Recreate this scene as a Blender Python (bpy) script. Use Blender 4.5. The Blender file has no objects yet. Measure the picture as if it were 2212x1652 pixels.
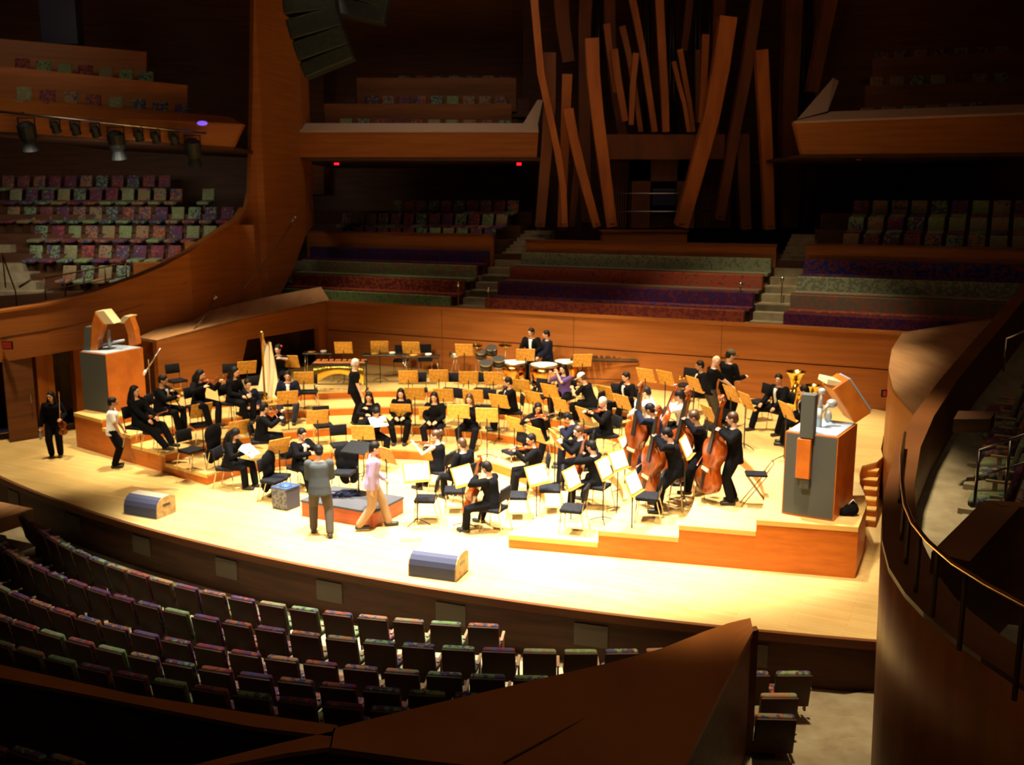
import bpy, math, random
import numpy as np
from mathutils import Vector, Matrix, Quaternion
random.seed(7)
SC = bpy.context.scene
COL = SC.collection
# ------------------------------------------------------------------ camera
F, CX, CY, H, HOR = 2100.0, 1106.0, 826.0, 6.35, 434.0
PIT = math.atan((CY-HOR)/F); CP, SP_ = math.cos(PIT), math.sin(PIT)
cam = bpy.data.cameras.new('camera'); camo = bpy.data.objects.new('camera', cam); COL.objects.link(camo)
cam.sensor_fit = 'HORIZONTAL'; cam.sensor_width = 36.0; cam.lens = 36.0*F/2212.0
cam.clip_start = 0.1; cam.clip_end = 300
camo.location = (0, 0, H); camo.rotation_euler = (math.radians(90)-PIT, 0, 0)
cam.dof.use_dof = True; cam.dof.focus_distance = 6.0; cam.dof.aperture_fstop = 3.2
SC.camera = camo
# ------------------------------------------------------------------ view, world, lights
SC.view_settings.view_transform = 'Standard'; SC.view_settings.look = 'None'
SC.view_settings.gamma = 1.0; SC.view_settings.use_curve_mapping = False
SC.view_settings.exposure = 0.0
SC.cycles.max_bounces = 8; SC.cycles.diffuse_bounces = 5; SC.cycles.glossy_bounces = 3
SC.cycles.sample_clamp_indirect = 6.0; SC.cycles.use_denoising = True
W = bpy.data.worlds.new('hall_air'); SC.world = W; W.use_nodes = True
W.node_tree.nodes['Background'].inputs[0].default_value = (1.0, .62, .36, 1)
W.node_tree.nodes['Background'].inputs[1].default_value = 0.004

OX, OY = -3.3, 19.6; TA = math.radians(-26.4)
UX, UY = math.cos(TA), math.sin(TA); VX, VY = -UY, UX
def XY(u, v): return (OX+u*UX+v*VX, OY+u*UY+v*VY)
def S3(u, v, z): x, y = XY(u, v); return Vector((x, y, z))
def UV(p): x, y = p[0]-OX, p[1]-OY; return (x*UX+y*UY, x*VX+y*VY)
def ray(px, py):
    a = (px-CX)/F; b = -(py-CY)/F
    return (a, CP+b*SP_, b*CP-SP_)
def atz(px, py, z):
    r = ray(px, py); t = (z-H)/r[2]; return Vector((r[0]*t, r[1]*t, z))
def aty(px, py, y):
    r = ray(px, py); t = y/r[1]; return Vector((r[0]*t, y, H+r[2]*t))

def spot(name, loc, target, power, angle, blend, color, size=.3):
    l = bpy.data.lights.new(name, 'SPOT'); l.energy = power; l.spot_size = math.radians(angle); l.spot_blend = blend
    l.color = color; l.shadow_soft_size = size
    o = bpy.data.objects.new(name, l); COL.objects.link(o); o.location = loc
    o.rotation_euler = (Vector(target)-Vector(loc)).to_track_quat('-Z', 'Y').to_euler(); return o
def area(name, loc, target, power, sx, sy, color, spread=180):
    l = bpy.data.lights.new(name, 'AREA'); l.energy = power; l.shape = 'RECTANGLE'; l.size = sx; l.size_y = sy; l.color = color
    l.spread = math.radians(spread)
    o = bpy.data.objects.new(name, l); COL.objects.link(o); o.location = loc
    o.rotation_euler = (Vector(target)-Vector(loc)).to_track_quat('-Z', 'Y').to_euler(); return o
WARM = (1.0, .80, .50)
HOT = (1.0, .93, .78)
STAGE_LIGHTS = [  # u, v, z, target u, v, watts, cone, colour
    (-1.5, 1.0, 15, .5, -.3, 9500, 40, HOT), (3.0, -1.0, 15, 3.3, .5, 9600, 42, HOT), (6.5, 1.5, 15, 6.2, 1.6, 7500, 34, HOT),
    (-6.0, 3.0, 15, -6.2, 3.2, 5200, 38, WARM), (0.0, 6.5, 15, 0, 7.0, 5800, 44, WARM), (6.5, 7.0, 15, 6.5, 6.5, 4200, 40, WARM),
    (-9.5, -0.5, 14, -9.6, -.4, 2600, 34, WARM), (9.5, -2.5, 14, 8.4, -1.6, 3200, 36, WARM), (1.0, -3.0, 14, 1.0, -2.4, 3000, 48, HOT),
    (-7, 8, 14, -6.5, 9.5, 1700, 45, WARM), (5, 8, 14, 5.5, 11, 1500, 50, WARM)]
STAGE_LIGHTS += [(-4, -9, 14, -3, 4, 2900, 41, WARM), (1, -10, 14, 0, 4, 3600, 43, WARM), (7, -9, 14, 5, 4, 3000, 41, WARM)]
for i, (u, v, z, tu, tv, w, a, c) in enumerate(STAGE_LIGHTS):
    spot('stage_spotlight', S3(u, v, z), S3(tu, tv, 0), w*3.1, a, .55, c, .35)
area('fill_light', (0, 11, 17), (0, 14, 0), 120, 16, 12, (1.0, .82, .58))  # unseen overhead fill, added to lift the dim hall and foreground wood
area('fill_light', (-13, 28.2, 7.4), (-14.5, 33, 4), 125, 5, 1, (1.0, .86, .66), 130)  # added fill under the left balcony, brightens the terrace seats
area('fill_light', (-14, 25, 13), (-15, 31, 9), 30, 3, 3, (1.0, .78, .55), 110)  # weak added fill that lifts the left balcony fronts
area('fill_light', (-3, 33, 16), (-3, 37, 8), 45, 6, 2, (1.0, .80, .62), 100)  # added fill from above, brightens the back balcony ledge
area('fill_light', (2, 28, 16), (3, 33, 4), 75, 12, 3, (1.0, .70, .48), 110)  # unseen fill over the choir benches, added to brighten them
area('aisle_fill', (3.5, 6, 12), (5.0, 10, 0), 38, 4, 4, (1.0, .78, .5))  # unseen fill, set to lighten the right parapet and aisle
spot('downlight', (6.5, 9.0, 12), (5.9, 11.2, -1), 250, 20, .6, (1.0, .85, .6), .3)

# ------------------------------------------------------------------ mesh helpers
class MB:
    def __init__(s): s.v = []; s.f = []; s.m = []; s.mi = 0
    def add(s, vs, fs):
        n = len(s.v); s.v += [tuple(p) for p in vs]; s.f += [tuple(n+i for i in f) for f in fs]; s.m += [s.mi]*len(fs); return s
    def box(s, c, d, rz=0.0, M=None):
        x, y, z = d[0]/2, d[1]/2, d[2]/2
        R = Matrix.Rotation(rz, 3, 'Z') if M is None else M
        vs = [R @ Vector((a*x, b*y, e*z)) + Vector(c) for a in (-1, 1) for b in (-1, 1) for e in (-1, 1)]
        return s.add(vs, [(0, 1, 3, 2), (4, 6, 7, 5), (0, 4, 5, 1), (2, 3, 7, 6), (0, 2, 6, 4), (1, 5, 7, 3)])
    def rbox(s, c, d, r, M=None, seg=3):
        """box with rounded vertical corners and a soft top edge, local z up"""
        R = M if M is not None else Matrix.Identity(3)
        x, y, z = d[0]/2, d[1]/2, d[2]/2; r = min(r, x*.95, y*.95, z*.95)
        rings = []
        for k, (ins, zz) in enumerate([(r*.6, -z), (0, -z+r*.6), (0, z-r*.6), (r*.18, z-r*.2), (r*.6, z)]):
            ring = []
            for (sx, sy, a0) in ((1, 1, 0), (-1, 1, 90), (-1, -1, 180), (1, -1, 270)):
                for j in range(seg+1):
                    a = math.radians(a0+90*j/seg)
                    ring.append(R @ Vector((sx*(x-r)+math.cos(a)*(r-ins*.9), sy*(y-r)+math.sin(a)*(r-ins*.9), zz)) + Vector(c))
            rings.append(ring)
        return s.rings(rings)
    def rings(s, rings, cap=True, closed=False):
        n = len(rings[0]); vs = [p for r in rings for p in r]; fs = []
        m = len(rings)
        for i in range(m if closed else m-1):
            a, b = i*n, ((i+1) % m)*n
            for j in range(n): k = (j+1) % n; fs.append((a+j, a+k, b+k, b+j))
        if cap and not closed: fs += [tuple(range(n-1, -1, -1)), tuple(range((m-1)*n, m*n))]
        return s.add(vs, fs)
    def tube(s, pts, r, n=8, flat=None, closed=False):
        pts = [Vector(p) for p in pts]; rr = r if isinstance(r, (list, tuple)) else [r]*len(pts); rings = []
        up = None; L = len(pts)
        for i, p in enumerate(pts):
            if closed: t = pts[(i+1) % L]-pts[i-1]
            else: t = (pts[min(i+1, L-1)]-pts[max(i-1, 0)])
            t = t.normalized() if t.length > 1e-9 else Vector((0, 0, 1))
            if up is None: up = Vector((0, 0, 1)) if abs(t.z) < .9 else Vector((0, 1, 0))
            a = t.cross(up); a = a.normalized() if a.length > 1e-6 else t.orthogonal().normalized(); b = a.cross(t).normalized(); up = b
            fx, fy = flat if flat else (1, 1)
            rings.append([p+a*math.cos(2*math.pi*(j+.5)/n)*rr[i]*fx+b*math.sin(2*math.pi*(j+.5)/n)*rr[i]*fy for j in range(n)])
        return s.rings(rings, closed=closed)
    def lathe(s, prof, c=(0, 0, 0), n=20, M=None):
        R = M if M is not None else Matrix.Identity(3)
        return s.rings([[R @ Vector((r*math.cos(2*math.pi*j/n), r*math.sin(2*math.pi*j/n), z))+Vector(c) for j in range(n)] for r, z in prof])
    def ell(s, c, d, M=None, n=12, m=8):
        R = M if M is not None else Matrix.Identity(3); rings = []
        for i in range(m+1):
            a = math.pi*(i+.001)/(m+.002)
            rings.append([R @ Vector((d[0]*math.sin(a)*math.cos(2*math.pi*j/n), d[1]*math.sin(a)*math.sin(2*math.pi*j/n), -d[2]*math.cos(a)))+Vector(c) for j in range(n)])
        return s.rings(rings)
    def prism(s, poly, z0, z1):
        n = len(poly); a = [(p[0], p[1], z0 if not callable(z0) else z0(p)) for p in poly]; b = [(p[0], p[1], z1) for p in poly]
        return s.add(a+b, [tuple(range(n-1, -1, -1)), tuple(range(n, 2*n))]+[(i, (i+1) % n, n+(i+1) % n, n+i) for i in range(n)])
    def sheet(s, rows, th=0.0, nrm=None):
        """grid surface given as rows of points; optional thickness along nrm"""
        m, n = len(rows), len(rows[0]); vs = [Vector(p) for r in rows for p in r]
        fs = [(i*n+j, i*n+j+1, (i+1)*n+j+1, (i+1)*n+j) for i in range(m-1) for j in range(n-1)]
        if not th: return s.add(vs, fs)
        o = Vector(nrm)*th if nrm is not None else None
        K = len(vs); vs2 = vs+[p+o for p in vs]
        f2 = fs+[tuple(reversed([i+K for i in f])) for f in fs]
        edge = [i for i in range(n)]+[i*n+n-1 for i in range(1, m)]+[(m-1)*n+j for j in range(n-2, -1, -1)]+[i*n for i in range(m-2, 0, -1)]
        L = len(edge)
        for k in range(L): a, b = edge[k], edge[(k+1) % L]; f2.append((b, a, a+K, b+K))
        return s.add(vs2, f2)
    def mesh(s, name, mats, smooth=False):
        me = bpy.data.meshes.new(name); me.from_pydata(s.v, [], s.f)
        for m in (mats if isinstance(mats, (list, tuple)) else [mats]): me.materials.append(m)
        if any(s.m): me.polygons.foreach_set('material_index', s.m)
        if smooth: me.polygons.foreach_set('use_smooth', [True]*len(s.f))
        me.update(); return me
    def build(s, name, mats, parent=None, smooth=False):
        o = bpy.data.objects.new(name, s.mesh(name, mats, smooth)); COL.objects.link(o)
        if parent is not None: o.parent = parent
        return o
def tag(o, label=None, cat=None, group=None, kind=None):
    if label: o['label'] = label
    if cat: o['category'] = cat
    if group: o['group'] = group
    if kind: o['kind'] = kind
    return o
def empty(name, loc=(0, 0, 0), rz=0.0):
    o = bpy.data.objects.new(name, None); COL.objects.link(o); o.location = loc; o.rotation_euler = (0, 0, rz)
    o.empty_display_size = .1; return o
def struct(o): o['kind'] = 'structure'; return o
def copy_tree(o, parent=None):
    c = o.copy(); COL.objects.link(c)
    if parent is not None: c.parent = parent
    for ch in list(o.children): copy_tree(ch, c)
    return c
def rotM(axis, deg): return Matrix.Rotation(math.radians(deg), 3, axis)

# ------------------------------------------------------------------ materials
def mat(name, col, rough=.5, metal=0.0, spec=.5, noise=None, bump=0.0, emit=None, coat=0.0):
    """noise = (scale xyz, second colour, contrast lo, hi)"""
    m = bpy.data.materials.new(name); m.use_nodes = True; nt = m.node_tree; b = nt.nodes['Principled BSDF']
    b.inputs['Base Color'].default_value = (*col, 1); b.inputs['Roughness'].default_value = rough; b.inputs['Metallic'].default_value = metal
    b.inputs['Specular IOR Level'].default_value = spec
    if coat: b.inputs['Coat Weight'].default_value = coat; b.inputs['Coat Roughness'].default_value = .12
    if emit: b.inputs['Emission Color'].default_value = (*emit[0], 1); b.inputs['Emission Strength'].default_value = emit[1]
    if noise:
        sc, c2, lo, hi = noise
        tc = nt.nodes.new('ShaderNodeTexCoord'); mp = nt.nodes.new('ShaderNodeMapping'); mp.inputs['Scale'].default_value = sc
        nz = nt.nodes.new('ShaderNodeTexNoise'); nz.inputs['Scale'].default_value = 1.0; nz.inputs['Detail'].default_value = 5
        rp = nt.nodes.new('ShaderNodeValToRGB'); rp.color_ramp.elements[0].position = lo; rp.color_ramp.elements[1].position = hi
        rp.color_ramp.elements[0].color = (*col, 1); rp.color_ramp.elements[1].color = (*c2, 1)
        nt.links.new(tc.outputs['Object'], mp.inputs[0]); nt.links.new(mp.outputs[0], nz.inputs['Vector'])
        nt.links.new(nz.outputs['Fac'], rp.inputs[0]); nt.links.new(rp.outputs[0], b.inputs['Base Color'])
        if bump:
            bp = nt.nodes.new('ShaderNodeBump'); bp.inputs['Strength'].default_value = bump; bp.inputs['Distance'].default_value = .01
            nt.links.new(nz.outputs['Fac'], bp.inputs['Height']); nt.links.new(bp.outputs[0], b.inputs['Normal'])
    return m
def floor_mat():
    m = mat('maple_stage_floor', (.72, .47, .17), .34, spec=.45); nt = m.node_tree; b = nt.nodes['Principled BSDF']
    tc = nt.nodes.new('ShaderNodeTexCoord'); mp = nt.nodes.new('ShaderNodeMapping'); mp.inputs['Rotation'].default_value = (0, 0, -TA)
    br = nt.nodes.new('ShaderNodeTexBrick'); br.inputs['Scale'].default_value = 1.0; br.inputs['Brick Width'].default_value = 1.6
    br.inputs['Row Height'].default_value = .09; br.inputs['Mortar Size'].default_value = .002
    br.inputs['Color1'].default_value = (.81, .58, .235, 1); br.inputs['Color2'].default_value = (.73, .49, .175, 1); br.inputs['Mortar'].default_value = (.42, .24, .08, 1)
    nz = nt.nodes.new('ShaderNodeTexNoise'); nz.inputs['Scale'].default_value = 1.3; nz.inputs['Detail'].default_value = 3
    mx = nt.nodes.new('ShaderNodeMix'); mx.data_type = 'RGBA'; mx.blend_type = 'MULTIPLY'; mx.inputs['Factor'].default_value = .30
    nt.links.new(tc.outputs['Object'], mp.inputs[0]); nt.links.new(mp.outputs[0], br.inputs['Vector']); nt.links.new(mp.outputs[0], nz.inputs['Vector'])
    nt.links.new(br.outputs['Color'], mx.inputs['A']); nt.links.new(nz.outputs['Fac'], mx.inputs['B']); nt.links.new(mx.outputs['Result'], b.inputs['Base Color'])
    nt.links.new(br.outputs['Color'], mx.inputs['A']); return m
def fabric_mat(name, palette, sc=11.0, shift=1.0):
    m = mat(name, palette[0], .95, spec=.15); nt = m.node_tree; b = nt.nodes['Principled BSDF']
    tc = nt.nodes.new('ShaderNodeTexCoord'); oi = nt.nodes.new('ShaderNodeObjectInfo')
    ad = nt.nodes.new('ShaderNodeVectorMath'); ad.operation = 'ADD'
    sc_ = nt.nodes.new('ShaderNodeVectorMath'); sc_.operation = 'SCALE'; sc_.inputs['Scale'].default_value = 37.0
    cb = nt.nodes.new('ShaderNodeCombineXYZ')
    vo = nt.nodes.new('ShaderNodeTexVoronoi'); vo.inputs['Scale'].default_value = sc; vo.inputs['Randomness'].default_value = 1.0
    sp = nt.nodes.new('ShaderNodeSeparateColor')
    m1 = nt.nodes.new('ShaderNodeMath'); m1.operation = 'MULTIPLY_ADD'; m1.inputs[1].default_value = .30
    m2 = nt.nodes.new('ShaderNodeMath'); m2.operation = 'MULTIPLY'; m2.inputs[1].default_value = shift
    m3 = nt.nodes.new('ShaderNodeMath'); m3.operation = 'FRACT'
    rp = nt.nodes.new('ShaderNodeValToRGB'); rp.color_ramp.interpolation = 'CONSTANT'
    el = rp.color_ramp.elements; n = len(palette)
    el[0].color = (*palette[0], 1); el[1].position = 1.0/n; el[1].color = (*palette[1], 1)
    for k in range(2, n): e = el.new(k/n); e.color = (*palette[k], 1)
    L = nt.links.new
    L(oi.outputs['Random'], cb.inputs[0]); L(oi.outputs['Random'], cb.inputs[1]); L(cb.outputs[0], sc_.inputs[0])
    L(tc.outputs['Object'], ad.inputs[0]); L(sc_.outputs[0], ad.inputs[1]); L(ad.outputs[0], vo.inputs['Vector'])
    L(vo.outputs['Color'], sp.inputs[0]); L(sp.outputs[0], m1.inputs[0]); L(oi.outputs['Random'], m2.inputs[0]); L(m2.outputs[0], m1.inputs[2])
    L(m1.outputs[0], m3.inputs[0]); L(m3.outputs[0], rp.inputs[0]); L(rp.outputs[0], b.inputs['Base Color'])
    return m
M = {}
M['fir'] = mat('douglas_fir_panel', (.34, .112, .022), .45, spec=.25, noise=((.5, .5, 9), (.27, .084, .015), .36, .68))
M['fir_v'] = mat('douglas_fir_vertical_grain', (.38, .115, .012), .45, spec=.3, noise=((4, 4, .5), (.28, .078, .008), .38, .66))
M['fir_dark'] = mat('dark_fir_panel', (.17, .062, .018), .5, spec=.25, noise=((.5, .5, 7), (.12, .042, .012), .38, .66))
M['fir_deep'] = mat('deep_brown_wood_slats', (.09, .035, .014), .6, spec=.25, noise=((1, 1, 9), (.06, .024, .01), .38, .66))  # deepest brown of the fir tones, finely streaked
M['riser'] = mat('riser_face_plywood', (.56, .155, .016), .4, spec=.3, noise=((2, 2, 12), (.46, .12, .012), .38, .66))
M['cedar'] = mat('pale_coping_wood', (.50, .27, .12), .5, spec=.3, noise=((5, .8, .8), (.40, .20, .085), .38, .66))
M['floor'] = floor_mat()
M['nosing'] = mat('maple_nosing', (.74, .46, .13), .4)
M['podium'] = mat('podium_veneer', (.42, .07, .012), .4, noise=((2, 2, 14), (.33, .055, .01), .4, .6))
M['carpet'] = mat('sand_carpet', (.32, .27, .17), .95, spec=.1, noise=((3, 3, 3), (.22, .17, .10), .35, .7))
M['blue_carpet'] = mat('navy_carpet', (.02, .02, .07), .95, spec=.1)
M['dark'] = mat('black_recess', (.012, .009, .008), .9, spec=.1)
M['black_metal'] = mat('black_metal', (.02, .02, .022), .35, metal=.6)
M['steel'] = mat('brushed_steel', (.55, .54, .52), .28, metal=1.0)
M['brass_rail'] = mat('brass_rail', (.75, .50, .16), .25, metal=1.0)
M['bronze'] = mat('bronze_post', (.16, .08, .03), .45, metal=.5)
PAL = [(.30, .12, .05), (.22, .15, .10), (.16, .20, .09), (.20, .24, .13), (.13, .22, .07), (.06, .06, .13), (.09, .03, .08), (.16, .03, .04), (.24, .07, .03), (.05, .06, .12)]
M['seat_fabric'] = fabric_mat('floral_seat_fabric', PAL, 19.0)
M['bench_blue'] = fabric_mat('navy_floral_bench', [(.03, .02, .10), (.16, .03, .03), (.02, .03, .16), (.06, .015, .06), (.12, .02, .04)], 15)
M['bench_green'] = fabric_mat('green_floral_bench', [(.15, .19, .09), (.21, .24, .15), (.13, .14, .10), (.17, .28, .09), (.24, .14, .12)], 15)
M['bench_red'] = fabric_mat('red_floral_bench', [(.26, .055, .025), (.20, .08, .05), (.10, .10, .08), (.28, .09, .03), (.17, .03, .03)], 15)
M['seat_shell'] = mat('walnut_seat_shell', (.06, .024, .010), .5, spec=.2)

# ------------------------------------------------------------------ stage
LEV = [0.0, .25, .48, .71, .92]; RAD = [4.0, 5.6, 7.0, 8.3]
def front_v(u): return -.62+(u-4.17)*.21 if u > 0 else -.1+(-u-3.9)*.2
def level_at(u, v):
    if v < front_v(u)-.02 or abs(u) > 10.05: return 0
    r = math.hypot(u, v); return sum(r >= R for R in RAD)
def edge_v(u): return 33.0-math.sqrt(36.0**2-(u-.9)**2)-.05
eu = np.linspace(-13.5, 11.8, 60)
edge = [XY(u, edge_v(u)) for u in eu]
mb = MB(); mb.prism(edge+[XY(11.8, 12), XY(-13.5, 12)], -.06, 0.0)
struct(mb.build('floor', M['floor']))
def offset_edge(d): return [XY(u, edge_v(u)+d) for u in eu]
a, b = offset_edge(-.07), offset_edge(.02)
mb = MB(); mb.rings([[(*a[i], -.13), (*b[i], -.13), (*b[i], .004), (*a[i], .004)] for i in range(len(a))]); struct(mb.build('trim_stage_lip', M['fir_dark']))
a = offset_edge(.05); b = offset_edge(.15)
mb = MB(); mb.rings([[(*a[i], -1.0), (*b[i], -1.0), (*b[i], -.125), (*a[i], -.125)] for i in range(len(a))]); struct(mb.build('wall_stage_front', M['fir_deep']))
M['fascia_panel'] = mat('grey_vent_panel', (.115, .085, .055), .7)
for k, px in enumerate((-8.6, -5.9, -3.5, -1.1, 1.3, 3.7, 6.1, 8.5)):
    us = [px+.06*j for j in range(10)]; mb = MB()
    mb.rings([[(*XY(u, edge_v(u)+.03), -.62), (*XY(u, edge_v(u)+.06), -.62), (*XY(u, edge_v(u)+.06), -.25), (*XY(u, edge_v(u)+.03), -.25)] for u in us])
    tag(mb.build('vent_panel', M['fascia_panel']), ['grey vent panel at the far left end of the stage front', 'grey vent panel in the stage front below the left floor monitor', 'grey vent panel in the stage front, third from the left end', 'grey vent panel in the stage front below the grey-jacketed man', 'grey vent panel in the stage front just left of the near floor monitor', 'grey vent panel in the stage front, below the near floor monitor', 'grey vent panel in the stage front behind the right end of the front seat row', 'grey vent panel at the far right end of the stage front behind the parapet prow'][k], 'vent', 'vent panels along the stage front')
# risers: four terraces; each a ring sector block with a thin floor on top and an orange face
def arc_pts(R, a0, a1, n): return [(R*math.cos(a0+(a1-a0)*i/n), R*math.sin(a0+(a1-a0)*i/n)) for i in range(n+1)]
def end_angle(R, side):
    lo, hi = (-.3, .6) if side > 0 else (math.pi-.6, math.pi+.3)
    best = min((abs(R*math.sin(t)-front_v(R*math.cos(t))), t) for t in np.linspace(lo, hi, 900)); return best[1]
names = ['lowest', 'second', 'third', 'top']
for k, R in enumerate(RAD):
    z0, z1 = LEV[k], LEV[k+1]; Ro = RAD[k+1] if k < 3 else 9.9
    a0, a1 = end_angle(R, 1), end_angle(R, -1); b0, b1 = end_angle(Ro, 1), end_angle(Ro, -1)
    inner = arc_pts(R, a0, a1, 56)
    if k < 3: outer = arc_pts(Ro, b0, b1, 56)
    else:
        outer = [(9.93, .62), (9.9, 2.2), (9.55, 3.6), (9.46, 5.14), (9.9, 5.2), (9.7, 6.2), (9.57, 8.3), (9.56, 10.78), (-8.7, 10.78), (-8.82, 9), (-8.93, 7), (-9.07, 5.2), (-9.27, 3.7), (-9.7, 2.6), (-9.6, 1.05)]
    for nm, zz0, zz1, mt, ins in (('riser_body', 0.0, z1-.045, M['riser'], 0.0), ('riser_top', z1-.045, z1, M['floor'], -.012)):
        inn = [XY(u*(1+ins*-1/R*-1) if 0 else u, v) for u, v in inner]
        poly = inn+[XY(u, v) for u, v in reversed(outer)]
        if k == 3: poly = inn+[XY(u, v) for u, v in reversed(outer)]
        mb = MB()
        if k < 3:
            n = len(inner); I = inn; O_ = [XY(*p) for p in outer]
            mb.rings([[(*I[i], zz0), (*O_[i], zz0), (*O_[i], zz1), (*I[i], zz1)] for i in range(n)])
        else:
            # ribbon from arc to outer boundary matched by parameter
            out2 = []
            for i in range(len(inner)):
                t = i/(len(inner)-1); out2.append(t)
            d = [0]
            for i in range(1, len(outer)): d.append(d[-1]+math.dist(outer[i], outer[i-1]))
            O_ = []
            for i in range(len(inner)):
                t = i/(len(inner)-1)*d[-1]; j = max(x for x in range(len(d)) if d[x] <= t+1e-9); j = min(j, len(d)-2)
                w = (t-d[j])/(d[j+1]-d[j]); O_.append(XY(outer[j][0]*(1-w)+outer[j+1][0]*w, outer[j][1]*(1-w)+outer[j+1][1]*w))
            mb.rings([[(*inn[i], zz0), (*O_[i], zz0), (*O_[i], zz1), (*inn[i], zz1)] for i in range(len(inner))])
        if nm == 'riser_body':
            root = empty('orchestra_riser', S3(0, R, 0)); tag(root, f'{names[k]} curved orange plywood riser terrace around the podium', 'riser', 'stepped orchestra risers')
            sh = Matrix.Translation(-root.location)
        o = mb.build(nm, mt, root); o.data.transform(sh)
        if nm == 'riser_top':
            # pale nosing strip on the front ends
            for side, (p, q) in ((1, (a0, b0)), (-1, (a1, b1))):
                u0, v0 = R*math.cos(p), R*math.sin(p)
                if k < 3: u1, v1 = Ro*math.cos(q), Ro*math.sin(q)
                else: u1, v1 = outer[0] if side > 0 else outer[-1]
                mb = MB(); A, B = S3(u0, v0-.015, 0), S3(u1, v1-.015, 0); dz = Vector((0, 0, 1))
                n_ = Vector((VX, VY, 0))
                mb.add([A+dz*(z1-.085)-n_*.006, B+dz*(z1-.085)-n_*.006, B+dz*(z1+.002)-n_*.006, A+dz*(z1+.002)-n_*.006, A+dz*(z1-.085)+n_*.05, B+dz*(z1-.085)+n_*.05, B+dz*(z1+.002)+n_*.05, A+dz*(z1+.002)+n_*.05],
                       [(0, 1, 2, 3), (7, 6, 5, 4), (0, 4, 5, 1), (3, 2, 6, 7), (0, 3, 7, 4), (1, 5, 6, 2)])
                o = mb.build('nosing', M['nosing'], root); o.data.transform(sh)
# steps at the right
stp = empty('step_flight', S3(9.7, 3.6, 0)); tag(stp, 'flight of pale wooden steps up to the risers beside the right cabinet', 'steps')
for i in range(6):
    z = .92*(i+1)/7; v0 = 3.55+i*.27; q = [XY(9.55-.015*i, v0), XY(9.93-.03*i, v0+.04), XY(9.84-.01*i, 5.17), XY(9.55-.015*i, 5.12)]
    mb = MB(); mb.prism(q, z-.131, z-.03); mb.mi = 1; mb.prism(q, z-.03, z); o = mb.build('step', [M['riser'], M['nosing']], stp); o.data.transform(Matrix.Translation(-stp.location))
# podium
pm = empty('podium', S3(.2, -.35, 0), TA); tag(pm, 'low red-brown conductor podium in the middle of the stage', 'podium')
mb = MB(); mb.box((0, 0, .15), (1.75, 1.1, .30)); mb.build('base', M['podium'], pm)
M['podium_top'] = mat('grey_carpeted_top', (.05, .05, .06), .9)
mb = MB(); mb.rbox((0, 0, .325), (1.79, 1.14, .05), .02); mb.build('top', M['podium_top'], pm)

# ------------------------------------------------------------------ back wall and side walls
mb = MB(); th = .25
mb.prism([XY(-8.75, 10.8), XY(9.75, 10.8), XY(9.75, 10.8+th), XY(-8.75, 10.8+th)], .9, 1.98)
mb.prism([XY(-8.75, 10.86), XY(9.75, 10.86), XY(9.75, 10.8+th), XY(-8.75, 10.8+th)], 1.98, 2.02)
mb.prism([XY(-8.75, 10.80), XY(9.75, 10.80), XY(9.75, 10.8+th), XY(-8.75, 10.8+th)], 2.02, 2.93)
struct(mb.build('wall_back', M['fir']))
mb = MB(); mb.prism([XY(-8.8, 10.76), XY(9.8, 10.76), XY(9.8, 11.12), XY(-8.8, 11.12)], 2.93, 3.0); struct(mb.build('trim_back_coping', M['fir']))
for i, u in enumerate((-4.2, .4, 4.9)):
    mb = MB(); mb.box(S3(u, 10.795, 2.0), (.015, .012, 2.1), TA); struct(mb.build('trim_panel_joint', M['fir_dark']))
# left wall: from the back corner towards the camera, opening near the corner
LW = [(-8.75, 10.95, 3.0), (-8.85, 9.0, 2.93), (-8.95, 7.0, 2.82), (-9.1, 5.2, 2.66), (-9.3, 3.7, 2.5)]
def lerp_path(P, n):
    out = []
    for i in range(n+1):
        t = i/n*(len(P)-1); j = min(int(t), len(P)-2); w = t-j; out.append([P[j][k]*(1-w)+P[j+1][k]*w for k in range(len(P[0]))])
    return out
def wall_ribbon(name, P, zb, m, th=.15, outward=-1):
    mb = MB(); n = len(P)
    mb.rings([[S3(p[0], p[1], zb(p) if callable(zb) else zb), S3(p[0]+outward*th, p[1], zb(p) if callable(zb) else zb), S3(p[0]+outward*th, p[1], p[2]), S3(p[0], p[1], p[2])] for p in P])
    return struct(mb.build(name, m))
P = lerp_path(LW, 16)
wall_ribbon('wall_left_upper', P, lambda p: 2.12 if p[1] > 6.9 else .9, M['fir'])
mb = MB()
mb.prism([XY(-8.75, 10.95), XY(-8.78, 10.35), XY(-8.98, 10.35), XY(-8.95, 10.95)], .9, 2.15); struct(mb.build('wall_left_corner_pier', M['fir_v']))
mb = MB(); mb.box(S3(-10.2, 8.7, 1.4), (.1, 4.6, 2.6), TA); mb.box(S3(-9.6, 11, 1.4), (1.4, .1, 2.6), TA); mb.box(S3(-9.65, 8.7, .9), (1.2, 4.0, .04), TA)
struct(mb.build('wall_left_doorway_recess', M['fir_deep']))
# coping ramp flaring outwards on the left
top = [S3(p[0], p[1], p[2]+.01) for p in P]
outr = [S3(p[0]-(.35+1.45*min(1, i/16*1.0+.25)*(1-.75*(i/16)**2)), p[1]+.5*(1-i/16), p[2]+.35*(1-i/16)+.05) for i, p in enumerate(P)]
mb = MB(); mb.sheet([top, outr], .08, (0, 0, -1)); struct(mb.build('trim_left_coping', M['cedar']))
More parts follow.
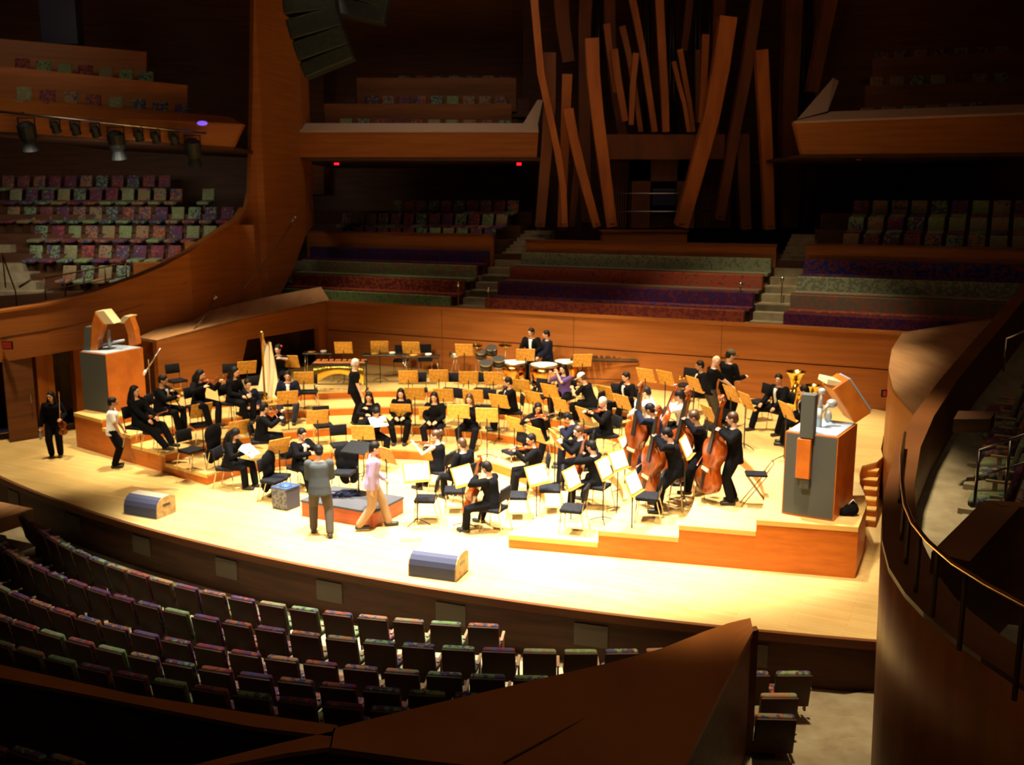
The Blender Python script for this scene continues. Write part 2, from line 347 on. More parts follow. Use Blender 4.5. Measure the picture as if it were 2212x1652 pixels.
# right wall
RW = [(9.62, 10.75, 3.0), (9.60, 8.3, 2.9), (9.74, 6.2, 2.75), (10.0, 4.6, 2.6), (10.5, 3.0, 2.5), (11.3, 1.6, 2.42)]
P = lerp_path(RW, 24)
wall_ribbon('wall_right_lower', P, 0.0, M['fir'], .12, 1)
mb = MB(); top = [S3(p[0], p[1], p[2]+.01) for p in P]; outr = [S3(p[0]+2.6, p[1]+1.1, p[2]+.5) for p in P]
mb.sheet([top, outr], .08, (0, 0, -1)); struct(mb.build('trim_right_coping', M['cedar'], smooth=True))
# ================================================================== left side: doorways, sweeping wall
def slab(name, pts, d, m, st=True):
    """polygon pts given a real thickness d (vector)"""
    d = Vector(d); pts = [Vector(p) for p in pts]; n = len(pts); mb = MB()
    mb.add(pts+[p+d for p in pts], [tuple(range(n-1, -1, -1)), tuple(range(n, 2*n))]+[(i, (i+1) % n, n+(i+1) % n, n+i) for i in range(n)])
    o = mb.build(name, m); return struct(o) if st else o
# floor-level wall line on the left with door openings
A0, A1, A2, A3 = aty(-60, 955, 25.0), aty(92, 944, 25.9), aty(128, 938, 26.4), aty(330, 905, 28.5)
# wall above the openings (beam), posts, recesses
def up(p, z): return Vector((p.x, p.y, z))
zb = lambda p, px, py: aty(px, py, p.y).z
beam = [(-60, 785, 24.9, 690), (0, 781, 25.3, 677), (92, 764, 25.9, 662), (180, 748, 26.8, 640)]
SW = [(-60, 690, 788, 24.9), (0, 676, 781, 25.3), (100, 661, 765, 26.0), (200, 636, 748, 26.9), (300, 601, 760, 27.9), (350, 580, 800, 28.4), (410, 548, 790, 29.2), (470, 506, 760, 31.0), (515, 477, 720, 32.3), (532, 452, 700, 33.0), (541, 410, 690, 33.3), (546, 200, 680, 33.5), (549, -60, 675, 33.6),
      (580, -60, 628, 34.4), (612, -60, 572, 35.3), (640, -60, 505, 36.2), (658, -60, 485, 37.2)]
front = [[], []]
rows = []
for px, yt, yb, d in SW:
    a, b = aty(px, yt, d), aty(px, yb, d); b = Vector((a.x, a.y, max(b.z, 1.5)))
    rows.append([Vector((a.x, a.y, b.z+(a.z-b.z)*t)) for t in (0, .25, .5, .75, 1)])
mb = MB(); mb.sheet(rows, .22, (-.75, .65, 0)); o = struct(mb.build('wall_left_sweep', M['fir'], smooth=False))
# seam mouldings running along the sweep
def on_sweep(px, py):
    for i in range(len(SW)-1):
        if SW[i][0] <= px <= SW[i+1][0]:
            t = (px-SW[i][0])/(SW[i+1][0]-SW[i][0]); a, b = aty(SW[i][0], py, SW[i][3]), aty(SW[i+1][0], py, SW[i+1][3])
            x = a.x*(1-t)+b.x*t; y = a.y*(1-t)+b.y*t; return Vector((x+.02, y-.03, aty(px, py, y).z))
for ln in ([(0, 728), (100, 712), (200, 692), (300, 660), (400, 610), (480, 560), (540, 505)], [(250, 722), (350, 680), (450, 615), (530, 540), (570, 490)]):
    mb = MB(); mb.tube([on_sweep(*p) for p in ln], .018, 5); struct(mb.build('trim_sweep_seam', M['fir_dark']))
capP = [aty(px, yt, d) for px, yt, yb, d in SW[:10]]
mb = MB(); mb.rings([[p+Vector((.03, -.03, 0)), p+Vector((.03, -.03, .06)), p+Vector((-.3, .26, .06)), p+Vector((-.3, .26, 0))] for p in capP]); struct(mb.build('trim_sweep_cap', M['fir']))
# posts and recess
for nm, p0, p1 in (('wall_left_post', (92, 944), (128, 938)), ('wall_left_end', (172, 930), (200, 925))):
    a = atz(p0[0], p0[1], 0); b = atz(p1[0], p1[1], 0)
    slab(nm, [up(a, 0), up(b, 0), up(b, 2.6), up(a, 2.6)], (-.3, .35, 0), M['fir_v'])
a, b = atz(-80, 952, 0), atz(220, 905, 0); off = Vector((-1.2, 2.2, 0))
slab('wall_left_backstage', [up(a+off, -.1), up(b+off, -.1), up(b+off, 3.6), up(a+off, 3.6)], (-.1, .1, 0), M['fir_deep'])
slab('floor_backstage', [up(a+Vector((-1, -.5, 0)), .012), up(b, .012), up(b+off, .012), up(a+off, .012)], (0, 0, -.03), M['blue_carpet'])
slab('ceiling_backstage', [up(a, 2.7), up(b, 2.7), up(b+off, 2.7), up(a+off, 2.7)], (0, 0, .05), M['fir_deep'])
d1, d2 = atz(22, 956, 0), atz(84, 946, 0)
o = slab('door_1', [up(d1, .02), up(d2, .02), up(d2, 2.25), up(d1, 2.25)], (-.05, .06, 0), M['fir_dark'])
mb = MB(); c = atz(74, 948, 0); mb.tube([up(c, 1.0)+Vector((.03, -.04, 0)), up(c, 1.25)+Vector((.03, -.04, 0))], .015, 6); mb.build('door_handle', M['steel'], o)
# terrace floor behind the sweep and stepped seating blocks
LR = []   # left terrace rows: px right end, y of backrest tops, depth
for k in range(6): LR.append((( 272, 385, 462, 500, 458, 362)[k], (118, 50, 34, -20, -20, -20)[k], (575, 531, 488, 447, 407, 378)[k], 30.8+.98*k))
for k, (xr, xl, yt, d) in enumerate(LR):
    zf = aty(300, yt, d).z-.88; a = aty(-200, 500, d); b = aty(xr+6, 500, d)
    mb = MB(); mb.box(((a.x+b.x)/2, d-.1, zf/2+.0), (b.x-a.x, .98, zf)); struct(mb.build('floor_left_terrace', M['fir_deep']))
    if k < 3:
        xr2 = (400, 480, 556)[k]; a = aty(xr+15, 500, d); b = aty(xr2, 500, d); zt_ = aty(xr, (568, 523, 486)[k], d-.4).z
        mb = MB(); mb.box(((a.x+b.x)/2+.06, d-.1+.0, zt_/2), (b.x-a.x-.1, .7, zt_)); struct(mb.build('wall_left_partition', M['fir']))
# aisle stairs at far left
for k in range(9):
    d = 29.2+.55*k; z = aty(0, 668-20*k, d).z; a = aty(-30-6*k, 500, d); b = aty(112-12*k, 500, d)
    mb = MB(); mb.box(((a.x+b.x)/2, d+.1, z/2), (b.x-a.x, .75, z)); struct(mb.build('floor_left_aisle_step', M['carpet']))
# railings left terrace
def railing(label, pts, h, m, cat='railing', n_post=4, r=.02, mid=True, group=None):
    root = empty('handrail', pts[0]); tag(root, label, cat, group); o0 = Vector(pts[0]); P = [Vector(p)-o0 for p in pts]
    mb = MB(); mb.tube([p+Vector((0, 0, h)) for p in P], r, 8); mb.build('top_rail', m, root, True)
    if mid: mb = MB(); mb.tube([p+Vector((0, 0, h*.5)) for p in P], r*.7, 6); mb.build('middle_rail', m, root, True)
    tot = [0]
    for i in range(1, len(P)): tot.append(tot[-1]+(P[i]-P[i-1]).length)
    for k in range(n_post):
        t = tot[-1]*k/(n_post-1); j = max(i for i in range(len(P)-1) if tot[i] <= t+1e-6); w = (t-tot[j])/(tot[j+1]-tot[j]); p = P[j].lerp(P[j+1], w)
        mb = MB(); mb.tube([p-Vector((0, 0, .02)), p+Vector((0, 0, h))], r*.9, 6); mb.build('post', m, root, True)
    return root
railing('tan guard rail in front of the lowest row of the left terrace seats', [aty(100, 655, 29.0), aty(180, 640, 29.0), aty(275, 622, 29.3)], .75, M['bronze'], r=.025, n_post=5)
railing('slim bronze handrail beside the aisle steps at the left terrace', [aty(12, 620, 27.4), aty(40, 700, 26.6)], .9, M['bronze'], mid=False, n_post=2)
mb = MB(); p = aty(55, 612, 27.0); mb.tube([p+Vector((-.18, 0, -.10)), p, p+Vector((.2, 0, .13))], .03, 8)
tag(mb.build('rail_end', M['steel'], smooth=True), 'bright polished end of a handrail above the left sweeping wall', 'handrail')
for (p0, p1, lab) in (((520, 622, 30.2), (632, 470, 34.5), 'dark handrail with pale ends climbing beside the tall sweeping wall, upper run'), ((405, 720, 28.2), (460, 640, 29.6), 'dark handrail with a pale end on the wall above the left stage doorway, lower run')):
    a, b = aty(*p0)+Vector((.12, -.15, 0)), aty(*p1)+Vector((.12, -.15, 0)); root = empty('wall_handrail', a); tag(root, lab, 'handrail')
    mb = MB(); mb.tube([Vector((0, 0, 0)), (b-a)*.5+Vector((0, 0, -.1)), b-a], .022, 6); mb.build('grip', M['bronze'], root, True)
    mb = MB(); e = b-a; mb.ell(e, (.06, .06, .06)); mb.tube([e*.93, e], .035, 6); mb.build('end_cap', M['steel'], root, True)

# ================================================================== terraces behind the stage
def bench_row(u0, u1, v, z, m, label, group):
    """long upholstered bench: backrest, seat and wooden plinth; z = top of backrest"""
    root = empty('upholstered_bench', S3((u0+u1)/2, v, z-.82), TA); tag(root, label, 'bench', group); w = u1-u0
    mb = MB(); mb.rbox((0, .10, .60), (w, .12, .46), .04); mb.build('backrest', m, root)
    mb = MB(); mb.rbox((0, -.18, .36), (w, .46, .12), .04); mb.build('seat', m, root)
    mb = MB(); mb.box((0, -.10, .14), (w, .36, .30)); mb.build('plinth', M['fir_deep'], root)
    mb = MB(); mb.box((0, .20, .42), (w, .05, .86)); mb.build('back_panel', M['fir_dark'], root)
    return root
secs = [('left', -11.9, -4.4, ['bench_green', 'bench_red', 'bench_green', 'bench_blue']), ('middle', -3.1, 5.3, ['bench_red', 'bench_blue', 'bench_red', 'bench_green']), ('right', 6.4, 13.6, ['bench_blue', 'bench_red', 'bench_green', 'bench_blue'])]
cname = {'bench_green': 'green floral', 'bench_red': 'red and orange floral', 'bench_blue': 'dark navy and red floral'}
ordn = ['lowest', 'second', 'third', 'topmost']
for nm, u0, u1, ms in secs:
    for k in range(4):
        du = {'left': (.28*k*-1+.9, 0), 'middle': (.0, .05*k), 'right': (0, 0)}[nm]
        z = 3.25+.45*k; v = 11.62+.9*k
        bench_row(u0+du[0]-(.35 if nm == 'left' else 0), u1+du[1], v, z, M[ms[k]], f'long {cname[ms[k]]} bench, {ordn[k]} in the {nm} block behind stage', 'choir benches behind the stage')
for k in range(4):
    zf = 2.43+.45*k; v = 11.12+.9*k
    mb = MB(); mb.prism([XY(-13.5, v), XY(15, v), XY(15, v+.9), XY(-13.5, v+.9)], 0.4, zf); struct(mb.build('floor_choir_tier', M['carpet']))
for k in range(8):   # aisle steps
    zf = 2.43+.225*(k+1)-.2; v = 11.12+.45*k
    for ua, ub in ((-4.35, -3.15), (5.38, 6.35), (-13.4, -12.0+.0)):
        mb = MB(); mb.prism([XY(ua, v), XY(ub, v), XY(ub, v+.46), XY(ua, v+.46)], zf-.5, zf+.02); struct(mb.build('floor_choir_aisle_step', M['carpet']))
# wooden parapet above the benches, upper terraces with single seats
v = 14.75
for u0, u1, z in ((-12.6, -4.4, 5.15), (-3.1, 5.5, 4.98), (6.4, 16, 5.02)):
    mb = MB(); mb.prism([XY(u0, v), XY(u1, v), XY(u1, v+.12), XY(u0, v+.12)], 3.2, z); struct(mb.build('wall_choir_parapet', M['fir']))
    mb = MB(); mb.prism([XY(u0-.03, v-.04), XY(u1+.03, v-.04), XY(u1+.03, v+.2), XY(u0-.03, v+.2)], z, z+.05); struct(mb.build('trim_choir_parapet_cap', M['fir_dark']))
for k in range(4):
    zf = 4.45+.5*k; v = 14.9+.95*k
    for u0, u1 in ((-14.5, -4.3), (6.3, 18)):
        mb = MB(); mb.prism([XY(u0, v), XY(u1, v), XY(u1, v+.95), XY(u0, v+.95)], zf-2, zf); struct(mb.build('floor_upper_terrace', M['fir_deep']))
mb = MB(); mb.prism([XY(-4.3, 14.87), XY(6.3, 14.87), XY(6.3, 21), XY(-4.3, 21)], 3, 4.5); struct(mb.build('floor_organ_walk', M['fir_deep']))
for i in range(9):
    for ua, ub in ((-4.3, -3.2), (5.5, 6.4)):
        mb = MB(); mb.prism([XY(ua, 14.7+.3*i), XY(ub, 14.7+.3*i), XY(ub, 15.1+.3*i), XY(ua, 15.1+.3*i)], 3.5, 4.3+.12*i); struct(mb.build('floor_upper_aisle_step', M['carpet']))
# brightwork knobs on the aisle rail ends
for px, py, vv, lab in ((990, 613, 11.2, 'bright lamp-lit rail knob at the aisle end of the left bench block'), (1055, 625, 11.4, 'bright rail knob at the aisle end of the middle bench block'), (1690, 602, 13.2, 'bright rail knob beside the aisle of the right bench block'), (1600, 614, 12.6, 'small dim rail knob at the right end of the middle bench block')):
    r = ray(px, py); t = None
    # point on plane v=vv
    o_ = (-OX)*VX+(-OY)*VY; dv = r[0]*VX+r[1]*VY; t = (vv-o_)/dv; p = Vector((r[0]*t, r[1]*t, H+r[2]*t))
    root = empty('rail_stanchion', (p.x, p.y, p.z-.7)); tag(root, lab, 'handrail')
    mb = MB(); mb.tube([(0, 0, -.2), (0, 0, .62)], .018, 6); mb.build('post', M['bronze'], root)
    mb = MB(); mb.ell((0, 0, .68), (.055, .055, .09)); mb.build('knob', M['steel'], root, True)

# ================================================================== upper balconies
M['balc_cap'] = mat('balcony_ledge', (.46, .32, .22), .5, spec=.3)
def wbox(name, x0, x1, y0, y1, z0, z1, m): mb = MB(); mb.box(((x0+x1)/2, (y0+y1)/2, (z0+z1)/2), (x1-x0, y1-y0, z1-z0)); return struct(mb.build(name, m))
# back left balcony, parallel to the view
a, b = aty(628, 340, 36), aty(1163, 340, 36); zt = aty(900, 283, 36).z; z0 = aty(900, 341, 36).z
mb = MB(); mb.add([(a.x+.25, 36, z0), (b.x-.06, 36, z0), (b.x, 36, zt), (a.x, 36, zt), (a.x+.25, 36.4, z0), (b.x-.06, 36.4, z0), (b.x, 36.4, zt), (a.x, 36.4, zt)], [(0, 1, 2, 3), (7, 6, 5, 4), (0, 4, 5, 1), (3, 2, 6, 7), (0, 3, 7, 4), (1, 5, 6, 2)])
struct(mb.build('wall_back_balcony_front', M['fir']))
ztc = aty(900, 266, 36.6).z
mb = MB(); mb.add([(a.x, 35.98, zt), (b.x, 35.98, zt), (b.x, 36.6, ztc), (a.x, 36.6, ztc), (a.x, 35.98, zt-.05), (b.x, 35.98, zt-.05), (b.x, 36.6, zt-.05), (a.x, 36.6, zt-.05)], [(0, 1, 2, 3), (4, 7, 6, 5), (0, 4, 5, 1), (1, 5, 6, 2), (2, 6, 7, 3), (3, 7, 4, 0)]); struct(mb.build('trim_back_balcony_ledge', M['balc_cap']))
wbox('floor_back_balcony', a.x, b.x+.2, 36.0, 44, z0-.1, z0+.02, M['fir_deep'])
c = aty(1150, 280, 36); d = aty(1167, 215, 37.5)
slab('trim_back_balcony_end', [(c.x-.5, 36.1, zt), (c.x+.15, 36.1, zt), (d.x+.1, 37.6, d.z), (d.x-.1, 37.6, d.z)], (0, .1, -.1), M['balc_cap'])
BB = []   # balcony seat rows (px0, px1, py top, depth)
for k, (p0, p1, yt, yb, d) in enumerate(((700, 1105, 224, 262, 37.4), (770, 1115, 168, 206, 39.0))):
    x0, x1, za, zb_ = aty(p0, yt, d).x, aty(p1, yt, d).x, aty(900, yt, d).z, aty(900, yb, d).z
    wbox('wall_back_balcony_tier', x0, x1, d, d+.1, zb_-.6, za, M['fir_dark'])
    wbox('floor_back_balcony_tier', x0-.5, x1+.5, d+.1, d+1.5, zb_-.8, za-.75, M['fir_deep'])
# right balcony
ra, rb = aty(1715, 262, 30.5), aty(2290, 240, 29.0)
ra2, rb2 = aty(1733, 333, 30.7), aty(2290, 328, 29.2)
slab('wall_right_balcony_front', [ra2, rb2, rb, ra], (.02, .35, 0), M['fir'])
slab('trim_right_balcony_ledge', [ra, rb, aty(2290, 222, 29.9), aty(1790, 241, 31.2)], (0, 0, -.06), M['balc_cap'])
slab('floor_right_balcony', [ra2+Vector((0, .1, 0)), rb2+Vector((0, .1, 0)), rb2+Vector((2, 9, 0)), ra2+Vector((0, 9, 0))], (0, 0, -.1), M['fir_deep'])
slab('trim_right_balcony_end', [aty(1722, 258, 30.6), aty(1788, 240, 31.0), aty(1812, 175, 32.6), aty(1800, 168, 32.6)], (.02, .1, 0), M['balc_cap'])
for (q, d) in ((((1870, 185), (2290, 172), (2290, 218), (1866, 236)), 32.2), (((1885, 128), (2290, 104), (2290, 152), (1885, 165)), 33.8)):
    slab('wall_right_balcony_tier', [aty(q[3][0], q[3][1]+30, d), aty(q[2][0], q[2][1]+30, d-1.2), aty(q[1][0], q[1][1], d-1.2), aty(q[0][0], q[0][1], d)], (.02, .1, 0), M['fir_dark'])
# left balcony with three tiers
la, lb = aty(-60, 240, 28.6), aty(525, 268, 31.0); la2, lb2 = aty(-60, 280, 28.6), aty(502, 317, 31.0)
slab('wall_left_balcony_front', [la2, lb2, lb, la], (-.02, .35, 0), M['fir'])
slab('trim_left_balcony_ledge', [la, lb, aty(495, 252, 31.6), aty(-60, 205, 29.4)], (0, 0, -.06), M['fir'])
slab('floor_left_balcony', [la2+Vector((0, .1, 0)), lb2+Vector((0, .1, 0)), lb2+Vector((0, 9, 0)), la2+Vector((0, 9, 0))], (0, 0, -.1), M['fir_deep'])
for (q, d, m) in ((((-60, 136), (404, 184), (404, 238), (-60, 190)), 30.3, M['fir']), (((-60, 78), (316, 112), (316, 160), (-60, 126)), 31.8, M['fir'])):
    slab('wall_left_balcony_tier', [aty(q[3][0], q[3][1]+14, d), aty(q[2][0], q[2][1]+14, d+1.6), aty(q[1][0], q[1][1], d+1.6), aty(q[0][0], q[0][1], d)], (0, .12, 0), m)
a, b = aty(98, 90, 33.4), aty(168, 0, 33.4)
M['navy_screen'] = mat('navy_screen', (.03, .03, .07), .4)
mb = MB(); mb.box(((a.x+b.x)/2, 33.4, (a.z+b.z)/2+.4), (b.x-a.x, .5, b.z-a.z+1.0)); tag(mb.build('loudspeaker_cabinet', M['navy_screen']), 'tall dark navy cabinet standing on the highest tier of the left balcony', 'loudspeaker')
# walls closing the hall
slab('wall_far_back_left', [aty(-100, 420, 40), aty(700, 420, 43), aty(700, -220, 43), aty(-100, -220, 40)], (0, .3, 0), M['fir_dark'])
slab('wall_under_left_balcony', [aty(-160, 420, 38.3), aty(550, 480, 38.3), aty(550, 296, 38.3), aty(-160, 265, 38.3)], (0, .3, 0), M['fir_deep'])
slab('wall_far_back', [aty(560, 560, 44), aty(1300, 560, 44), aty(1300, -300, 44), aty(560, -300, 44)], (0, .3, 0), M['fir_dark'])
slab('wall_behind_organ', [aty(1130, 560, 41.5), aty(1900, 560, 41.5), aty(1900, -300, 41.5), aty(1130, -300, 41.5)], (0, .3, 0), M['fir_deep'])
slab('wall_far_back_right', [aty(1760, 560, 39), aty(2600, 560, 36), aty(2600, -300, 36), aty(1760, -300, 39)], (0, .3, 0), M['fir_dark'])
slab('wall_far_left', [(-32, 10, -2), (-22.5, 44, -2), (-22.5, 44, 22), (-32, 10, 22)], (-.3, 0, 0), M['fir_dark'])
slab('wall_far_right', [(19, 6, -2), (24, 40, -2), (24, 40, 22), (19, 6, 22)], (.3, 0, 0), M['fir_dark'])
wbox('ceiling', -32, 26, 4, 46, 20, 20.3, M['fir_dark'])
# exit signs
M['exit_red'] = mat('exit_sign_red', (.8, .01, .01), .5, emit=((1.0, .01, .015), 3.0))
M['exit_dim'] = mat('exit_sign_dim', (.22, .015, .008), .6, emit=((1.0, .01, .015), .06))
for px, py, d, w, h, mm, lab in ((727, 351, 38, .17, .17, 'exit_red', 'glowing red exit light below the left half of the back balcony'), (1121, 352, 38, .17, .17, 'exit_red', 'glowing red exit light below the back balcony next to the organ'), (15, 746, 25.2, .22, .16, 'exit_dim', 'dim red exit sign on the beam above the left stage doors'), (1911, 850, 19.5, .06, .10, 'exit_dim', 'small dim red sign on the curved wall right of the stage'), (1855, 343, 32, .14, .08, 'exit_dim', 'faint red exit light under the right balcony')):
    p = aty(px, py, d); root = empty('exit_sign', p); tag(root, lab, 'exit sign')
    mb = MB(); mb.box((0, .03, 0), (w+.05, .04, h+.05)); mb.build('housing', M['dark'], root)
    mb = MB(); mb.box((0, 0, 0), (w, .03, h)); mb.build('face', M[mm], root)

# ================================================================== pipe organ
org = empty('pipe_organ', S3(.8, 17.2, 4.5)); tag(org, 'towering pipe organ of leaning square fir pipes above the middle benches', 'organ')
OI = Matrix.Translation(-org.location)
def opart(mb, name, m, parent=None, smooth=False):
    o = mb.build(name, m, parent or org, smooth); o.data.transform(OI); return o
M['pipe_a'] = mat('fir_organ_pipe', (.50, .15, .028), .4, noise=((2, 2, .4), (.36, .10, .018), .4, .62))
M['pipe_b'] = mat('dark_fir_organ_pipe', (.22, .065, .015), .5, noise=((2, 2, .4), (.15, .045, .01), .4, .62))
PIPES = [  # points bottom->top in the photo, width px, depth, bright
 ([(1220, 490), (1217, 411), (1205, 332), (1185, 237), (1168, 158), (1154, 0), (1140, -120)], 15, 35.3, 1),
 ([(1166, 490), (1180, 330), (1187, 230), (1187, 115)], 25, 35.9, 0), ([(1212, 490), (1217, 380), (1222, 240), (1225, 161)], 20, 36.1, 1),
 ([(1289, 490), (1275, 440), (1256, 370), (1239, 300), (1227, 236)], 20, 35.0, 1), ([(1234, 490), (1245, 380), (1250, 300)], 16, 36.6, 0),
 ([(1321, 490), (1303, 350), (1290, 250), (1281, 160), (1278, 84)], 27, 35.1, 1), ([(1345, 300), (1330, 200), (1318, 90), (1315, -60)], 22, 38.5, 0),
 ([(1330, 200), (1318, 120), (1310, 52)], 13, 37.6, 1), ([(1350, 262), (1344, 225), (1334, 170), (1326, 107)], 15, 37.2, 1),
 ([(1384, 285), (1370, 190), (1358, 120), (1344, 57)], 12, 37.8, 1), ([(1363, 270), (1366, 190), (1374, 115)], 12, 37.0, 1),
 ([(1414, 285), (1400, 190), (1385, 95), (1366, 0), (1350, -80)], 14, 37.3, 1), ([(1438, 285), (1435, 200), (1430, 120), (1424, 0), (1420, -90)], 17, 36.9, 1),
 ([(1488, 285), (1478, 225), (1466, 180), (1455, 133)], 9, 37.0, 1), ([(1497, 285), (1488, 220), (1479, 170), (1468, 107)], 11, 37.3, 1),
 ([(1514, 265), (1519, 190), (1524, 75)], 14, 37.1, 1), ([(1505, 265), (1507, 190), (1507, 108)], 10, 37.7, 0),
 ([(1470, 490), (1490, 420), (1512, 340), (1535, 253), (1555, 150), (1571, 38)], 34, 34.8, 1), ([(1477, 110), (1484, 50), (1495, -40)], 15, 38.8, 0),
 ([(1553, 475), (1575, 350), (1592, 253), (1613, 142), (1634, 0), (1646, -80)], 24, 36.2, 0), ([(1610, 495), (1605, 400), (1602, 290)], 26, 36.6, 0),
 ([(1661, 495), (1657, 380), (1651, 253), (1643, 109)], 25, 35.2, 1), ([(1704, 492), (1702, 250), (1712, 0), (1718, -80)], 36, 37.6, 0),
 ([(1752, 200), (1772, 100), (1792, 0), (1805, -80)], 28, 36.8, 0), ([(1228, 135), (1216, 60), (1208, -60)], 30, 38.6, 0),
 ([(1265, 480), (1262, 300), (1262, 60), (1268, -60)], 26, 38.9, 0), ([(1540, 300), (1548, 100), (1556, -60)], 24, 38.9, 0), ([(1738, 480), (1752, 350), (1758, 260)], 22, 38.0, 0)]
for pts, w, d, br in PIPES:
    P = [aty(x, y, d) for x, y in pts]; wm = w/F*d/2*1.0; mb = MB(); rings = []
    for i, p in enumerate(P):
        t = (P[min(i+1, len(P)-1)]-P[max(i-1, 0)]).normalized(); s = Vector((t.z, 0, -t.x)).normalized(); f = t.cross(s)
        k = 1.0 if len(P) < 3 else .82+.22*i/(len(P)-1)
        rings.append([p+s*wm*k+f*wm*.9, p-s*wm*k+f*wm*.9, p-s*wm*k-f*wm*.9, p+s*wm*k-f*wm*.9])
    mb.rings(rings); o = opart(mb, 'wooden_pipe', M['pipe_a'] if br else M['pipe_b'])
    if pts[0][1] > 470:
        foot = MB(); p = P[0]; foot.lathe([(wm*.45, -.12), (wm*.8, .05), (wm*1.05, .12)], p, 10)
        fo = opart(foot, 'pipe_foot', M['bronze'], o)
M['tin'] = mat('dark_tin_pipe', (.06, .065, .07), .35, metal=.8)
for i, px in enumerate((1285, 1297, 1392, 1404, 1446, 1458, 1500, 1515, 1530, 1542, 1735, 1760)):
    a, b = aty(px, 300-(i*37) % 60, 39.4), aty(px+(-6 if i % 2 else 5), -80, 39.4); mb = MB(); mb.tube([a, b], [.08, .11], 10); opart(mb, 'metal_pipe', M['tin'], None, True)
# organ case, cornice, grilles, console
a, b = aty(1300, 345, 37.6), aty(1560, 292, 37.6); mb = MB(); mb.box(((a.x+b.x)/2, 37.9, (a.z+b.z)/2), (b.x-a.x, 1.6, b.z-a.z)); opart(mb, 'case_cornice', M['pipe_b'])
a, b = aty(1362, 492, 38), aty(1502, 345, 38); mb = MB()
mb.box((a.x+.35, 38.2, (a.z+b.z)/2), (.7, .8, b.z-a.z)); mb.box((b.x-.35, 38.2, (a.z+b.z)/2), (.7, .8, b.z-a.z)); mb.box(((a.x+b.x)/2, 38.2, b.z-.4), (b.x-a.x, .8, .8)); mb.box(((a.x+b.x)/2, 38.7, (a.z+b.z)/2), (b.x-a.x, .1, b.z-a.z)); opart(mb, 'console_alcove', M['pipe_b'])
a, b = aty(1408, 445, 37.8), aty(1462, 408, 37.8); mb = MB(); mb.rbox(((a.x+b.x)/2, 38.0, (a.z+b.z)/2), (b.x-a.x, .6, b.z-a.z), .05); opart(mb, 'console', M['navy_screen'])
for x0, x1 in ((1326, 1362), (1504, 1582)):
    for i in range(int((x1-x0)/5.2)):
        a, b = aty(x0+5.2*i, 492, 38.4), aty(x0+5.2*i, 350, 38.4); mb = MB(); mb.box(((a.x+b.x)/2, 38.4, (a.z+b.z)/2), (.045, .05, b.z-a.z)); opart(mb, 'grille_slat', M['pipe_b'])
for y in (418, 457):
    a, b = aty(1322, y, 36.9), aty(1590, y, 36.9); mb = MB(); mb.tube([a, b], .028, 8); opart(mb, 'walk_rail', M['steel'], None, True)
a, b = aty(1298, 527, 34.2), aty(1478, 500, 34.2); wbox('wall_organ_plinth', a.x, b.x, 33.6, 34.6, 3.4, b.z, M['fir'])
wbox('trim_organ_plinth', a.x-.05, b.x+.05, 33.55, 34.7, b.z, b.z+.05, M['fir_dark'])
# ================================================================== auditorium seats
def seat_meshes():
    r = {}
    mb = MB(); mb.rbox((0, 0, 0), (.46, .48, .11), .05); r['cushion'] = mb.mesh('cushion', M['seat_fabric'], True)
    mb = MB(); mb.rbox((0, 0, 0), (.47, .085, .52), .04); r['backrest'] = mb.mesh('backrest', M['seat_fabric'], True)
    mb = MB(); mb.rbox((0, 0, 0), (.485, .035, .52), .016); r['shell'] = mb.mesh('back_shell', M['seat_shell'], True)
    mb = MB(); mb.rbox((0, 0, 0), (.045, .34, .035), .015); mb.box((0, .05, -.22), (.03, .06, .42)); r['arm'] = mb.mesh('armrest', M['seat_arm'], False)
    mb = MB(); mb.box((0, 0, .20), (.10, .24, .40)); r['pedestal'] = mb.mesh('pedestal', M['seat_shell'])
    return r
M['seat_arm'] = mat('pale_seat_arm', (.34, .20, .11), .35, spec=.5)
SM = seat_meshes()
def seat_proto(full=True):
    root = empty('auditorium_seat'); parts = [('seat_cushion', SM['cushion'], (0, .02, .44), -8), ('backrest', SM['backrest'], (0, -.23, .66), 12)]
    parts += [('pedestal', SM['pedestal'], (0, -.02, 0), 0)]
    if full: parts += [('back_shell', SM['shell'], (0, -.295, .64), 12), ('armrest', SM['arm'], (.265, -.05, .62), 0)]
    for n, me, loc, rx in parts:
        o = bpy.data.objects.new(n, me); COL.objects.link(o); o.parent = root; o.location = loc; o.rotation_euler = (math.radians(rx), 0, 0)
    return root
first = {}
ORD = ['first', 'second', 'third', 'fourth', 'fifth', 'sixth', 'seventh', 'eighth', 'ninth', 'tenth', 'eleventh', 'twelfth', 'thirteenth', 'fourteenth', 'fifteenth', 'sixteenth', 'seventeenth', 'eighteenth', 'nineteenth', 'twentieth', 'twenty-first', 'twenty-second', 'twenty-third', 'twenty-fourth', 'twenty-fifth', 'twenty-sixth', 'twenty-seventh', 'twenty-eighth']
def put_seat(loc, rz, label, group, full=True, single=False):
    """the seat faces local +Y"""
    key = (full, single)
    if key not in first:
        if single:
            mb = MB(); mb.rbox((0, .02, .44), (.46, .48, .11), .05, seg=1); mb.rbox((0, -.23, .66), (.47, .09, .52), .04, rotM('X', 12), seg=1); mb.box((0, -.02, .2), (.1, .24, .4))
            first[key] = mb.build('auditorium_seat', M['seat_fabric'])
        else: first[key] = seat_proto(full)
        o = first[key]
    else: o = copy_tree(first[key])
    o.location = loc; o.rotation_euler = (0, 0, rz); tag(o, label, 'seat', group); return o
